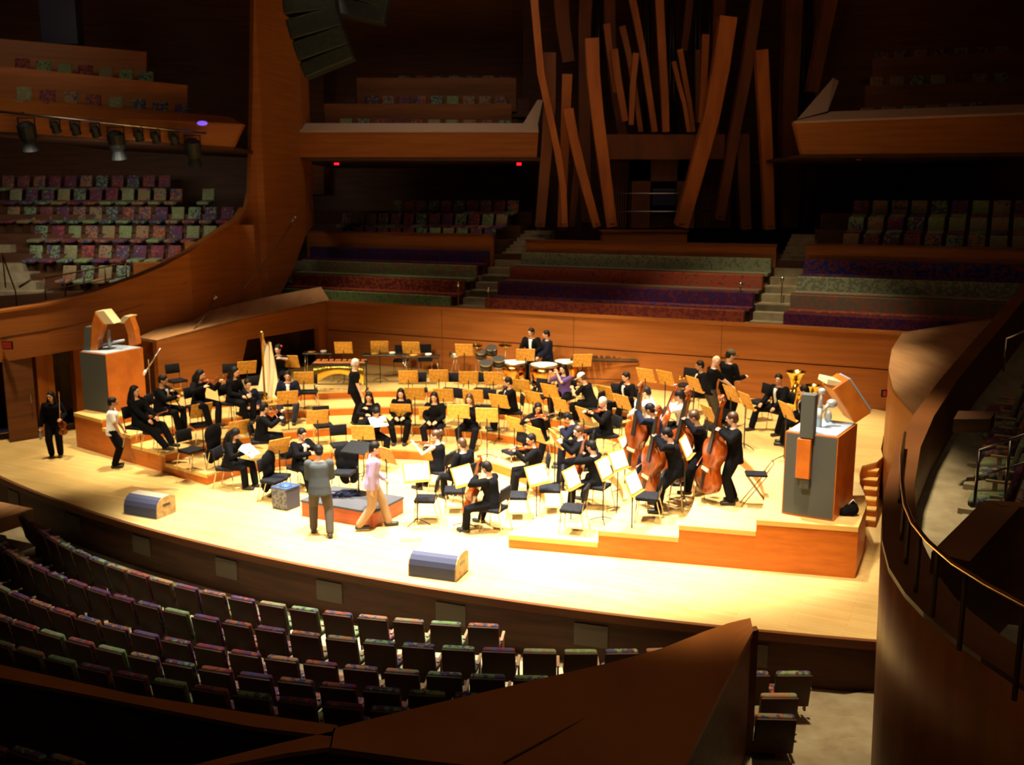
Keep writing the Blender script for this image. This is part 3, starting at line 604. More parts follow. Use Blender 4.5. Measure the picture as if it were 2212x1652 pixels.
# stalls in front of the stage: arcs about S3(.1, 9.6)
VC = 9.6
SR = [(14.0, -.93), (14.9, -.88), (15.8, -.83), (16.6, -.68), (17.4, -.48)]
ends = [(-6.2, 5.25), (-6.6, 8.4), (-6.2, 8.2), (-6.0, 7.4), (-5.6, 6.9)]
rown = ['front row', 'second row', 'third row', 'fourth row', 'back row']
for k, (R, z) in enumerate(SR):
    u0, u1 = ends[k]; a0, a1 = math.asin((u0-.1)/R), math.asin((u1-.1)/R); st = .575/R; n = int((a1-a0)/st)
    for i in range(n):
        a = a1-st*(i+.5); u, v = .1+R*math.sin(a), VC-R*math.cos(a); x, y = XY(u, v)
        fx, fy = -math.sin(a), math.cos(a); wx, wy = fx*UX+fy*VX, fx*UY+fy*VY
        put_seat((x-wx*-.0, y, z), math.atan2(-wx, wy), f'floral seat in the {rown[k]} of the stalls, {ORD[i]} from its right end', 'seats in the stalls below the stage')
# stalls floor, sloping gently in tiers
for k, (R, z) in enumerate(SR):
    R0, R1 = R-.45 if k else 12.4, (SR[k+1][0]-.45 if k < 4 else 18.2); n = 40; mb = MB()
    aa = [math.radians(-46+92*i/n) for i in range(n+1)]
    mb.rings([[S3(.1+r*math.sin(t), VC-r*math.cos(t), zz) for r, zz in ((R0, z-.3), (R1, z-.3), (R1, z), (R0, z))] for t in aa]); struct(mb.build('floor_stalls', M['carpet']))
# right short rows beyond the prow
RX = [((1745, 1432), (1632, 1432), .02), ((1716, 1478), (1625, 1478), .10), ((1714, 1522), (1640, 1520), .16), ((1665, 1628), (1600, 1628), .3)]
for k, (p, q, z) in enumerate(RX):
    a, b = atz(*p, z), atz(*q, z); n = (2, 1, 1, 0)[k]; d = (b-a).normalized(); ang = math.atan2(-(-d.y), -d.x)
    for i in range(n):
        c = a+d*(.28+.575*i); put_seat((c.x, c.y, z-.90), math.atan2(d.y, d.x)+math.pi, f'floral seat right of the prow, {["front", "second", "third", "fourth"][k]} row, {["at the aisle", "one in from the aisle"][i]}', 'seats right of the parapet prow')
steps_ = [(1458, -.93), (1512, -.82), (1552, -.70), (1600, -.58), (1660, -.46)]
for i, (py, z) in enumerate(steps_):
    a, b = atz(1500, py+2, z), atz(1980, py-8, z); mb = MB(); c = (b-a).normalized(); nn = Vector((c.y, -c.x, 0))
    w = 4.0; mb.add([a, b, b+nn*w, a+nn*w, a-Vector((0, 0, .12)), b-Vector((0, 0, .12)), b+nn*w-Vector((0, 0, .12)), a+nn*w-Vector((0, 0, .12))], [(3, 2, 1, 0), (4, 5, 6, 7), (0, 1, 5, 4), (2, 3, 7, 6)]); struct(mb.build('floor_right_aisle_tier', M['carpet']))
# stalls left: aisle floor patch and block of wood at the stage corner
a = atz(-80, 1085, -.1); b = atz(60, 1102, -.1)
mb = MB(); mb.box(((a.x+b.x)/2-.3, (a.y+b.y)/2, -.3), (2.0, 1.0, .30), TA); struct(mb.build('floor_stage_corner_step', M['cedar']))
# ------------------------------------------------------------------ parapet and prow in front
def band(name, far, near, z, m, drop=1.4, zf=None):
    """cap strip between two image polylines at height z, plus the wall beneath it"""
    A = [atz(x, y, z) for x, y in far]; B = [atz(x, y, z) for x, y in near]; mb = MB()
    mb.rings([[B[i]-Vector((0, 0, .05)), B[i], A[i], A[i]-Vector((0, 0, .05))] for i in range(len(A))]); struct(mb.build('trim_'+name, m)); mb = MB()
    C = [B[i].lerp(A[i], .12) for i in range(len(A))]; D = [A[i].lerp(B[i], .12) for i in range(len(A))]
    mb.rings([[Vector((C[i].x, C[i].y, z-drop)), Vector((C[i].x, C[i].y, z-.05)), Vector((D[i].x, D[i].y, z-.05)), Vector((D[i].x, D[i].y, z-drop))] for i in range(len(A))]); return struct(mb.build('wall_'+name, M['fir_deep']))
band('stalls_parapet', [(-120, 1412), (0, 1435), (290, 1500), (581, 1546), (730, 1566)], [(-120, 1440), (0, 1463), (290, 1520), (545, 1569), (716, 1590)], .9, M['fir'])
band('rear_parapet', [(300, 1676), (425, 1650), (599, 1606), (722, 1578)], [(330, 1700), (490, 1652), (620, 1626), (716, 1613)], .9, M['fir'])
# floor between the two parapets and the seats at the bottom left
mb = MB(); pts = [atz(-160, 1700, -.2), atz(-160, 1445, -.2), atz(760, 1600, -.2), atz(760, 1720, -.2)]
mb.add(pts+[p-Vector((0, 0, .2)) for p in pts], [(0, 3, 2, 1), (4, 5, 6, 7)]+[(i, (i+1) % 4, 4+(i+1) % 4, 4+i) for i in range(4)]); struct(mb.build('floor_rear_stalls', M['carpet']))
for i, (px, py) in enumerate(((12, 1611), (92, 1624), (175, 1640))):
    p = atz(px, py, .62); put_seat((p.x, p.y+.2, -.25), math.radians(-24), f'floral seat at the bottom left corner below the parapet, {["leftmost", "middle", "rightmost"][i]} of three', 'seats behind the stalls parapet')
# prow: broad curved top and its dark flank
farl = [(720, 1573, .9), (860, 1538, .90), (1000, 1505, .92), (1200, 1458, .96), (1330, 1428, 1.02), (1430, 1400, 1.08), (1520, 1364, 1.14), (1575, 1345, 1.2), (1621, 1334, 1.26)]
nearl = [(712, 1614, .9), (900, 1640, .90), (1034, 1655, .90), (1180, 1720, .92), (1300, 1760, .96), (1400, 1790, 1.0), (1474, 1664, 1.05), (1560, 1486, 1.14), (1627, 1362, 1.22)]
A = [atz(*p) for p in farl]; B = [atz(*p) for p in nearl]
# resample so that the edge from the apex back is smooth
mb = MB(); rows = [[A[i].lerp(B[i], t) for t in (0, .25, .5, .75, 1)] for i in range(len(A))]
mb.sheet(rows, .07, (0, 0, -1)); struct(mb.build('trim_prow_top', M['fir']))
mb = MB(); sd = [B[6], B[7], B[8], A[8]]; back = [atz(1400, 1790, 1.0)]+sd
mb.rings([[Vector((p.x-.02, p.y, -1.1)), Vector((p.x-.02, p.y, p.z-.06)), Vector((p.x-.14, p.y-.02, p.z-.06)), Vector((p.x-.14, p.y-.02, -1.1))] for p in back]); struct(mb.build('wall_prow_flank', M['fir_dark']))
mb = MB(); fl = [a+Vector((.05, -.1, 0)) for a in A]
mb.rings([[Vector((p.x, p.y, -1.1)), Vector((p.x, p.y, p.z-.06)), Vector((p.x, p.y-.12, p.z-.06)), Vector((p.x, p.y-.12, -1.1))] for p in fl]); struct(mb.build('wall_prow_front', M['fir_dark']))
mb = MB(); mb.tube([atz(1088, 1646, .93)+Vector((0, 0, -.005)), atz(1300, 1527, 1.0)+Vector((0, 0, -.03)), atz(1400, 1474, 1.05)+Vector((0, 0, -.03))], .012, 5); struct(mb.build('trim_prow_seam', M['fir_deep']))
# ------------------------------------------------------------------ right-hand curved parapet with rail
RP = [(2330, 1590, 6.2), (2212, 1480, 6.9), (2120, 1418, 7.3), (2050, 1370, 7.75), (1995, 1322, 8.1), (1955, 1280, 8.5), (1920, 1225, 9.0), (1905, 1165, 9.7), (1905, 1105, 10.5), (1915, 1040, 11.5), (1938, 960, 13.0), (1975, 893, 14.4), (2030, 820, 16.0), (2090, 750, 17.6), (2150, 683, 18.8), (2212, 610, 20), (2330, 470, 21.5)]
OUT = [aty(*p) for p in RP]
WID = [(.50, -.04), (.50, -.04), (.50, -.04), (.49, -.04), (.48, -.04), (.46, -.04), (.44, -.02), (.40, 0), (.36, 0), (.32, 0), (.30, 0), (.28, 0), (.26, 0), (.26, 0), (.26, 0), (.26, 0), (.26, 0)]
INN = []
for i, p in enumerate(OUT):
    t = (OUT[min(i+1, len(OUT)-1)]-OUT[max(i-1, 0)]); n = Vector((t.y, -t.x, 0)).normalized(); INN.append(p+n*WID[i][0]+Vector((0, 0, WID[i][1])))
mb = MB(); mb.rings([[o_+Vector((0, 0, -.05)), o_, i_, i_+Vector((0, 0, -.05))] for o_, i_ in zip(OUT, INN)]); struct(mb.build('trim_right_parapet_cap', M['fir_dark'], smooth=False))
mb = MB(); rows = [[Vector((o_.x+(.03 if k else 0)*k*1.2, o_.y, o_.z-.05-(o_.z+.95)*t)) for k, t in enumerate((0, .3, .65, 1))] for o_ in OUT]; mb.sheet(rows, .1, (.9, -.3, 0)); struct(mb.build('wall_right_parapet_outer', M['fir_v'], smooth=True))
mb = MB(); rows = [[i_+Vector((0, 0, -.05)), i_+Vector((0, 0, -1.0))] for i_ in INN]; mb.sheet(rows, .06, (-.9, .2, 0)); struct(mb.build('wall_right_parapet_inner', M['fir_dark']))
# carpeted floor of the right terrace
flr = [Vector((i_.x, i_.y, i_.z-.92)) for i_ in INN]; mb = MB(); rows = [[p, Vector((p.x+6.5, p.y+1.5, p.z+.0))] for p in flr]; mb.sheet(rows, .1, (0, 0, -1)); struct(mb.build('floor_right_terrace', M['carpet']))
# rail
def hrail(pts, label):
    root = empty('parapet_rail', pts[0]); o0 = pts[0]; tag(root, label, 'railing')
    mb = MB(); mb.tube([p-o0 for p in pts], .022, 10); mb.build('top_rail', M['brass_rail'], root, True); return root, o0
RL = [aty(2340, 1372, 6.1), aty(2212, 1306, 6.75), aty(2130, 1262, 7.2), aty(2060, 1218, 7.7), aty(2005, 1170, 8.25), aty(1972, 1130, 8.8), aty(1955, 1090, 9.5), aty(1948, 1040, 10.4), aty(1947, 985, 11.6), aty(1955, 935, 12.8)]
root, o0 = hrail(RL, 'thin golden handrail curving along the near right-hand parapet')
mb0 = [(1, .55), (2.6, .5), (3.6, .5), (4.5, .5), (5.4, .5), (6.2, .5), (7.3, .5), (8.6, .5)]
for t, _ in mb0:
    j = int(t); w = t-j; p = RL[j].lerp(RL[min(j+1, len(RL)-1)], w)
    # foot on the cap
    best = min(range(len(OUT)), key=lambda q: (OUT[q].lerp(INN[q], .55)-p).length); q = OUT[best].lerp(INN[best], .55)
    mb = MB(); mb.box(((p.x-o0.x), (p.y-o0.y), (p.z+q.z)/2-o0.z-.01), (.03, .03, p.z-q.z+.02), .4); mb.build('baluster', M['bronze'], root)
# inner partition, rails and seats on the right terrace
a, b, z1 = aty(2012, 1192, 8.9), aty(2125, 1080, 9.9), None
fz = 1.95
slab('wall_right_inner_partition', [Vector((a.x, a.y, fz-.2)), Vector((b.x, b.y, fz-.2)), b, a], (.25, -.25, 0), M['fir_dark'])
slab('wall_right_inner_return', [Vector((b.x, b.y, fz-.2)), Vector((b.x+3, b.y-.6, fz-.2)), Vector((b.x+3, b.y-.6, b.z)), b], (.1, -.2, 0), M['fir_dark'])
slab('wall_right_cross_step', [aty(2060, 905, 13.8), aty(2140, 905, 13.8), aty(2150, 888, 14.0), aty(2070, 887, 14.0)], (0, 0, -.2), M['fir_deep'])
railing('pale steel double rail across the right terrace seats', [aty(2105, 1090, 10.2)-Vector((0, 0, 0)), aty(2240, 1050, 9.8)], .62, M['steel'], n_post=3, r=.018)
railing('bent pale steel rail by the top right terrace steps', [aty(2168, 800, 16.5), aty(2240, 770, 16.2)], .55, M['steel'], n_post=2, r=.022, mid=False)
RTS = ((2165, 838, 15.6), (2200, 830, 15.5), (2170, 868, 14.8), (2208, 862, 14.7), (2166, 905, 13.9), (2205, 900, 13.8), (2160, 948, 13.0), (2203, 944, 12.9), (2150, 1000, 12.0), (2196, 994, 11.9), (2148, 1060, 11.1), (2200, 1052, 11.0))
for i in range(12):
    p = aty(*RTS[i-i % 2]); p = p+Vector((.53, .85, 0))*.6*(i % 2)
    put_seat((p.x, p.y, p.z-.93), math.radians(58), f'floral seat on the right terrace, {ORD[i//2]} row from the top, {["beside the aisle", "one in from the aisle"][i%2]}', 'seats on the right terrace')
    if i % 2 == 0:
        zf = p.z-.93; mb = MB(); mb.box((p.x+.53*1.0+.1, p.y+.85*1.0+.1, (zf+.9)/2), (3.2, .86, zf-.9), math.radians(58)); struct(mb.build('floor_right_terrace_step', M['carpet']))
# ------------------------------------------------------------------ left terrace seats
for k, (xr, xl, yt, d) in enumerate(LR):
    zt = aty(300, yt, d).z; xR, xL = aty(xr, yt, d).x, aty(xl, yt, d).x; n = int(round((xR-xL)/.575))
    for i in range(n):
        if k == 4 and i == 1: continue
        x = xR-.29-.575*i; put_seat((x, d+.12+.012*(i), zt-.92), math.pi+math.radians(-12), f'floral seat on the left terrace, {ORD[k]} row up, {ORD[i]} from the right end', 'seats on the left terrace', full=False)
# upper terraces behind the choir benches
for nm, u0, rown_ in (('left', -4.9, ((0, 11), (1, 13), (2, 10))), ('right', 7.0, ((0, 10), (1, 11), (2, 9)))):
    for k, n in rown_:
        v = 15.25+.95*k; zt = 4.45+.5*k
        for i in range(n):
            u = (-4.9-.58*i) if nm == 'left' else (7.6+.58*i)
            put_seat(S3(u, v, zt), TA+math.pi, f'floral seat behind the {nm} bench block, {["low", "middle", "high"][k]} row, {ORD[i]} from the organ side', 'seats behind the choir benches', full=False)
# balcony seats: mostly hidden behind wooden tiers
def brow(p0, p1, yt, d0, d1, lab, rz=math.pi):
    a, b = aty(p0, yt[0], d0), aty(p1, yt[1], d1); n = max(1, int((b-a).length/.6))
    q = [a+Vector((-.3, -.12, -.93)), b+Vector((.3, -.12, -.93)), b+Vector((.3, .8, -.93)), a+Vector((-.3, .8, -.93))]; slab('floor_balcony_tier', q, (0, 0, -.12), M['fir_deep'])
    for i in range(n):
        p = a.lerp(b, (i+.5)/n); put_seat((p.x, p.y+.42, p.z-.93), rz, f'floral seat top in the {lab}, {ORD[i]} from the left', 'balcony seats', single=True)
brow(0, 400, (178, 222), 29.3, 30.9, 'front row of the left balcony')
brow(0, 320, (116, 150), 30.9, 32.4, 'second row of the left balcony')
brow(780, 1100, (202, 203), 38.2, 38.2, 'second row of the back balcony')
brow(720, 1110, (252, 256), 36.6, 36.6, 'front row of the back balcony')
brow(850, 1110, (158, 158), 40.0, 40.0, 'third row of the back balcony')
brow(1868, 2212, (229, 212), 31.1, 29.9, 'front row of the right balcony')
brow(1890, 2212, (160, 150), 32.7, 31.5, 'second row of the right balcony')
brow(1900, 2212, (104, 90), 34.4, 33.2, 'third row of the right balcony')
# lighting pipe with lamps on the left balcony
M['lamp_black'] = mat('stage_lamp_black', (.008, .012, .014), .6)
a, b = aty(-30, 238, 28.3), aty(445, 288, 30.4); root = empty('lighting_pipe', a); tag(root, 'long pale steel pipe along the front of the left balcony', 'pipe')
mb = MB(); mb.tube([Vector((0, 0, 0)), b-a], .035, 8); mb.build('tube', M['steel'], root, True)
for t in (.15, .5, .9):
    p = (b-a)*t; mb = MB(); mb.box(p+Vector((0, .08, .03)), (.05, .16, .05)); mb.build('bracket', M['bronze'], root)
for i, (px, big) in enumerate(((50, 1), (110, 0), (152, 0), (195, 0), (240, 1), (290, 0), (328, 0), (370, 0), (412, 1))):
    t = (px+30)/475; p = a.lerp(b, t); s = 1.7 if big else 1.0
    root = empty('stage_lamp', p-Vector((0, 0, .06*s))); tag(root, f'{"large" if big else "small"} black stage lamp hanging from the left balcony pipe, {ORD[i]} from the left', 'stage light', 'lamps on the left balcony pipe')
    mb = MB(); mb.box((-.14*s, 0, -.12*s), (.02, .05, .26*s)); mb.box((.14*s, 0, -.12*s), (.02, .05, .26*s)); mb.box((0, 0, 0), (.3*s, .05, .03)); mb.build('yoke', M['lamp_black'], root)
    R = rotM('X', 35) if not big else rotM('X', 14)
    mb = MB(); mb.lathe([(.07*s, .16*s), (.12*s, .12*s), (.12*s, -.10*s), (.14*s, -.16*s)] if not big else [(.08*s, .14*s), (.15*s, .08*s), (.14*s, -.12*s), (.09*s, -.2*s), (.13*s, -.34*s)], (0, 0, -.2*s), 14, R); mb.build('lamp_body', M['lamp_black'], root, False)
M['violet'] = mat('violet_lens', (.2, .1, .6), .3, emit=((.25, .12, 1.0), .9))
p = aty(437, 266, 30.3); mb = MB(); mb.ell(p, (.16, .05, .07)); tag(mb.build('indicator_light', M['violet'], smooth=True), 'small glowing violet light at the right end of the balcony pipe', 'light')
# hanging loudspeaker arrays at the top
M['array'] = mat('dark_green_grille', (.004, .008, .007), .6, noise=((6, 6, 6), (.010, .016, .014), .4, .6))
M['array_pale'] = mat('pale_grille_edge', (.16, .16, .10), .5)
def hang_array(pts, w, d, label):
    P = [aty(x, y, d) for x, y in pts]; root = empty('loudspeaker_array', P[0]); tag(root, label, 'loudspeaker')
    mb = MB(); mb.tube([Vector((0, 0, 0)), Vector((0, 0, 3))], .02, 6); mb.build('cable', M['black_metal'], root)
    for i in range(len(P)-1):
        p, q = P[i], P[i+1]; t = (q-p).normalized(); s = Vector((t.z, 0, -t.x)); f = t.cross(s); c = (p+q)/2-P[0]; Mx = Matrix((s, f, t)).transposed()
        mb = MB(); mb.rbox(c, (w, .7, (q-p).length*.94), .05, Mx, 2); mb.build('loudspeaker_box', M['array'] if i % 2 == 0 else M['array2'], root)
M['array2'] = mat('dark_grille_variant', (.006, .010, .009), .6, noise=((9, 9, 9), (.016, .022, .02), .45, .6))
hang_array([(672, -70), (668, -20), (675, 30), (688, 75), (703, 118), (716, 150)], 1.55, 30, 'curved dark green hanging loudspeaker array in front of the tall left wall')
hang_array([(800, -80), (792, -30), (782, 8), (776, 44)], 1.6, 31, 'dark hanging loudspeaker array cropped at the top, right of the longer array')
p, q = aty(735, 18, 30.8), aty(775, 46, 30.8)
# ================================================================== stage furniture prototypes
M['desk'] = mat('honey_wood_desk', (.72, .37, .05), .45, noise=((14, 14, 14), (.52, .24, .03), .4, .6))
M['paper'] = mat('white_paper', (.90, .90, .87), .8)
M['pad'] = mat('black_upholstery', (.012, .013, .018), .8, spec=.15, noise=((20, 20, 20), (.007, .007, .011), .4, .6))
M['chrome'] = mat('chrome_leg', (.62, .56, .42), .22, metal=1.0)
M['grey_cloth'] = mat('grey_speaker_cloth', (.07, .078, .078), .85)
M['grey_top'] = mat('pale_blue_grey_top', (.36, .46, .58), .35)
M['orange_ply'] = mat('orange_veneer', (.60, .17, .018), .4, noise=((3, 3, 3), (.48, .125, .014), .4, .6))
M['varnish'] = mat('red_brown_varnish', (.34, .065, .008), .22, coat=.6, noise=((7, 7, 3), (.22, .035, .005), .4, .6))
M['varnish_o'] = mat('orange_varnish', (.30, .058, .005), .28, coat=.35, noise=((7, 7, 3), (.17, .028, .003), .4, .6))
M['ebony'] = mat('ebony', (.015, .012, .01), .3)
M['matte_steel'] = mat('matte_grey_steel', (.42, .42, .40), .5, metal=.3)
M['gold'] = mat('gold_leaf', (.85, .58, .16), .22, metal=1.0)
M['brass'] = mat('lacquered_brass', (.88, .66, .12), .14, metal=1.0)
M['maple'] = mat('pale_harp_wood', (.80, .66, .38), .35)
M['copper'] = mat('copper_bowl', (.95, .42, .10), .16, metal=1.0)
M['head'] = mat('drum_head', (.88, .86, .78), .6)
M['white'] = mat('white_plastic', (.85, .85, .85), .4)
def stand_proto():
    r = empty('music_stand')
    mb = MB(); T = rotM('X', -24); mb.rbox((0, 0, 1.08), (.54, .018, .41), .008, T, 1); mb.build('desk', M['desk'], r)
    mb = MB(); c = T @ Vector((0, -.03, -.20)); mb.box(c+Vector((0, 0, 1.08)), (.52, .06, .014), M=T); mb.build('lip', M['desk'], r)
    mb = MB(); mb.tube([(0, .01, .05), (0, .01, .92), (0, .03, 1.0)], .013, 8); mb.build('pole', M['black_metal'], r, True)
    mb = MB()
    for k in range(3):
        a = math.radians(90+120*k); mb.tube([(0, .01, .12), (math.cos(a)*.15, .01+math.sin(a)*.15, .07), (math.cos(a)*.27, .01+math.sin(a)*.27, .012)], .011, 6)
    mb.build('tripod_foot', M['black_metal'], r, True); return r
def chair_proto():
    r = empty('orchestra_chair')
    mb = MB(); mb.rbox((0, .02, .46), (.46, .43, .075), .10, None, 4); mb.build('seat', M['pad'], r, True)
    mb = MB(); mb.rbox((0, -.22, .78), (.43, .05, .27), .035, rotM('X', 8), 3); mb.build('backrest', M['pad'], r, True)
    for sx in (-1, 1):
        mb = MB(); mb.tube([(sx*.20, .20, .43), (sx*.22, .23, .008)], .011, 8); mb.build('leg', M['chrome'], r, True)
        mb = MB(); mb.tube([(sx*.19, -.24, .86), (sx*.19, -.20, .50), (sx*.20, -.17, .42), (sx*.22, -.27, .008)], .011, 8); mb.build('leg', M['chrome'], r, True)
    return r
def string_proto(name, L, Wd, D, vm, pin=0.0, ang=0):
    """upright bowed instrument, base of the body at the origin, front towards +Y"""
    r = empty(name)
    prof = [(0, .06), (.015, .2), (.05, .34), (.11, .45), (.19, .5), (.28, .485), (.36, .41), (.42, .33), (.48, .285), (.54, .285), (.60, .33), (.66, .385), (.74, .42), (.83, .41), (.90, .35), (.96, .22), (.99, .10), (1, .05)]
    out = [(-w*Wd, t*L) for t, w in prof]+[(w*Wd, t*L) for t, w in reversed(prof)]
    mb = MB(); cz = L*.48
    mb.rings([[(x*k, y, cz+(z-cz)*k) for x, z in out] for y, k in ((-D*.62, .45), (-D*.56, .75), (-D*.44, .985), (-D*.40, 1), (D*.40, 1), (D*.44, .985), (D*.56, .75), (D*.64, .45))])
    mb.build('body', vm, r, True)
    mb = MB(); n = L*.045
    mb.rings([[(-n, 0, L*.97), (n, 0, L*.97), (n, D*.5, L*.97), (-n, D*.5, L*.97)], [(-n*.7, D*.3, L*1.55), (n*.7, D*.3, L*1.55), (n*.7, D*.3+n, L*1.55), (-n*.7, D*.3+n, L*1.55)]])
    mb.tube([(0, D*.3+n*.4, L*1.55), (0, D*.3-n*.4, L*1.66), (0, D*.3+n*.9, L*1.74), (0, D*.3+n*2.2, L*1.70), (0, D*.3+n*1.6, L*1.66)], [n*.9, n*.9, n*.8, n*.75, n*.6], 8); mb.build('neck', vm, r)
    mb = MB(); mb.rings([[(-n*.9, D*.62, L*.72), (n*.9, D*.62, L*.72), (n*.9, D*.75, L*.72), (-n*.9, D*.75, L*.72)], [(-n*.65, D*.3+n, L*1.54), (n*.65, D*.3+n, L*1.54), (n*.65, D*.3+n*1.5, L*1.54), (-n*.65, D*.3+n*1.5, L*1.54)]]); mb.build('fingerboard', M['ebony'], r)
    mb = MB(); mb.rings([[(-n*.9, D*.62, L*.36), (n*.9, D*.62, L*.36), (n*.9, D*.72, L*.36), (-n*.9, D*.72, L*.36)], [(-n*.4, D*.5, L*.06), (n*.4, D*.5, L*.06), (n*.4, D*.62, L*.06), (-n*.4, D*.62, L*.06)]]); mb.build('tailpiece', M['ebony'], r)
    mb = MB(); mb.box((0, D*.68, L*.43), (L*.17, L*.02, L*.05)); mb.build('bridge', M['maple'], r)
    for sx in (-1, 1): mb = MB(); mb.tube([(sx*L*.10, D*.60, L*.50), (sx*L*.13, D*.585, L*.43), (sx*L*.15, D*.57, L*.37)], L*.009, 5); mb.build('sound_hole', M['ebony'], r)
    if pin: mb = MB(); mb.tube([(0, 0, .02), (0, 0, -pin)], .006 if L < .9 else .009, 6); mb.build('endpin', M['steel'], r, True)
    return r
def bow_proto(L=.74):
    r = empty('bow'); mb = MB(); mb.tube([(0, 0, 0), (L*.5, 0, -.012), (L, 0, 0)], .0065, 6); mb.build('stick', M['varnish'], r, True)
    mb = MB(); mb.box((L*.51, 0, -.022), (L*.9, .009, .002)); mb.build('hair_ribbon', M['white'], r)
    mb = MB(); mb.box((.05, 0, -.012), (.05, .012, .022)); mb.build('frog', M['ebony'], r); return r
def flute_proto():
    r = empty('flute'); mb = MB(); mb.tube([(0, 0, 0), (.66, 0, 0)], .011, 8); mb.build('tube', M['steel'], r, True)
    mb = MB()
    for i in range(9): mb.lathe([(.008, 0), (.008, .006)], (.2+.045*i, 0, .011), 8)
    mb.build('keys', M['steel'], r); return r
def clarinet_proto():
    r = empty('clarinet'); mb = MB(); mb.lathe([(.008, 0), (.012, .04), (.014, .1), (.015, .55), (.018, .60), (.034, .67)], (0, 0, 0), 10, rotM('X', 180)); mb.build('tube', M['ebony'], r, True)
    mb = MB()
    for i in range(8): mb.lathe([(.01, 0), (.01, .02)], (0, .015, -.12-.05*i), 8, rotM('X', -90))
    mb.build('keys', M['steel'], r); return r
def horn_like(name, label, s, P, rz, level_tilt=0):
    """tuba: upright flared bell, oval coils, valves"""
    r = empty(name, P, rz); tag(r, label, 'tuba'); mb = MB()
    mb.lathe([(.02*s, .0), (.045*s, .12), (.07*s, .35*s), (.10*s, .55*s), (.15*s, .70*s), (.22*s, .78*s), (.23*s, .80*s), (.21*s, .79*s), (.09*s, .55*s)], (0.08*s, 0, .12*s), 24); mb.build('bell', M['brass'], r, True)
    for k, (a, b, w) in enumerate(((.17, .30, .05), (.13, .24, .036), (.09, .17, .026))):
        mb = MB(); mb.tube([(a*s*math.cos(t)-.03*s, .05*s*(k-1), .34*s+b*s*math.sin(t)) for t in np.linspace(0, 2*math.pi, 24)[:-1]], w*s, 8, closed=True); mb.build('tubing_coil', M['brass'], r, True)
    for k in range(3): mb = MB(); mb.lathe([(.02*s, -.07*s), (.02*s, .07*s), (.008*s, .075*s), (.008*s, .1*s), (.015*s, .105*s)], (-.06*s+.05*k*s, -.12*s, .40*s), 10); mb.build('valve', M['brass'], r, True)
    mb = MB(); mb.tube([(-.1*s, -.05*s, .5*s), (-.16*s, -.12*s, .62*s), (-.1*s, -.2*s, .68*s)], .01*s, 6); mb.build('mouthpipe', M['brass'], r, True); return r

# ================================================================== people
def limb(mb, pts, rad, n=10):
    """rounded tapering tube through pts"""
    P = [Vector(p) for p in pts]; R = list(rad); a = (P[0]-P[1]).normalized(); b = (P[-1]-P[-2]).normalized()
    Q = [P[0]+a*R[0]*.92, P[0]+a*R[0]*.6]+P+[P[-1]+b*R[-1]*.6, P[-1]+b*R[-1]*.92]; RR = [R[0]*.35, R[0]*.8]+R+[R[-1]*.8, R[-1]*.35]
    mb.tube(Q, RR, n); return mb
def ik(a, b, l1, l2, hint):
    a, b = Vector(a), Vector(b); d = b-a; L = min(d.length, (l1+l2)*.995); b = a+d.normalized()*L; t = d.normalized()
    x = (l1*l1-l2*l2+L*L)/(2*L); h = math.sqrt(max(l1*l1-x*x, 1e-6)); hv = Vector(hint); hv = (hv-t*hv.dot(t)).normalized(); return a+t*x+hv*h, b
def remesh(mb, name, vox, m, it=4):
    me = mb.mesh('tmp', m); o = bpy.data.objects.new('tmp', me); COL.objects.link(o)
    md = o.modifiers.new('r', 'REMESH'); md.mode = 'VOXEL'; md.voxel_size = vox; md.use_smooth_shade = True
    sm = o.modifiers.new('s', 'SMOOTH'); sm.factor = .5; sm.iterations = it
    dg = bpy.context.evaluated_depsgraph_get(); out = bpy.data.meshes.new_from_object(o.evaluated_get(dg)); out.name = name
    bpy.data.objects.remove(o); bpy.data.meshes.remove(me)
    if not out.materials: out.materials.append(m)
    return out
M['skin'] = mat('skin_tone', (.62, .33, .20), .55); M['skin2'] = mat('skin_tone_tan', (.42, .20, .10), .55); M['skin3'] = mat('skin_tone_pale', (.72, .44, .32), .55)
M['hair'] = mat('black_hair', (.006, .0045, .004), .6, spec=.2); M['hair_b'] = mat('brown_hair', (.06, .025, .01), .45); M['hair_g'] = mat('grey_hair', (.45, .43, .40), .6); M['hair_w'] = mat('white_hair', (.8, .8, .76), .6)
M['cloth_k'] = mat('black_cloth', (.0045, .0045, .006), .9, spec=.08); M['cloth_n'] = mat('dark_navy_cloth', (.009, .011, .026), .9, spec=.08); M['cloth_w'] = mat('white_shirt', (.82, .82, .84), .8)
M['cloth_gr'] = mat('blue_grey_jacket', (.055, .062, .068), .9, spec=.2); M['cloth_kh'] = mat('khaki_trousers', (.30, .18, .09), .85); M['cloth_lav'] = mat('lavender_shirt', (.36, .28, .52), .85)
M['cloth_br'] = mat('grey_brown_trousers', (.055, .04, .025), .9); M['cloth_mar'] = mat('maroon_top', (.20, .02, .03), .85); M['cloth_pur'] = mat('purple_top', (.10, .05, .22), .85); M['cloth_jean'] = mat('dark_jeans', (.018, .02, .045), .85)
M['shoe'] = mat('black_shoe', (.012, .011, .01), .4); M['eye'] = mat('eye', (.02, .012, .01), .2); M['lips'] = mat('lips', (.40, .10, .08), .5)
BASE = dict(seated=True, lean=6, side=0, head=(0, 8, 0), LH=(-.14, .30, .68), RH=(.14, .30, .68), Lh=(-.6, -.5, -.5), Rh=(.6, -.5, -.5), LF=(-.13, .46), RF=(.13, .46), Lz=0, Rz=0, kw=.14, hair='short', outfit='suit', curl=.6, fem=False, seat=.46, fw=1.0)
CACHE = {}
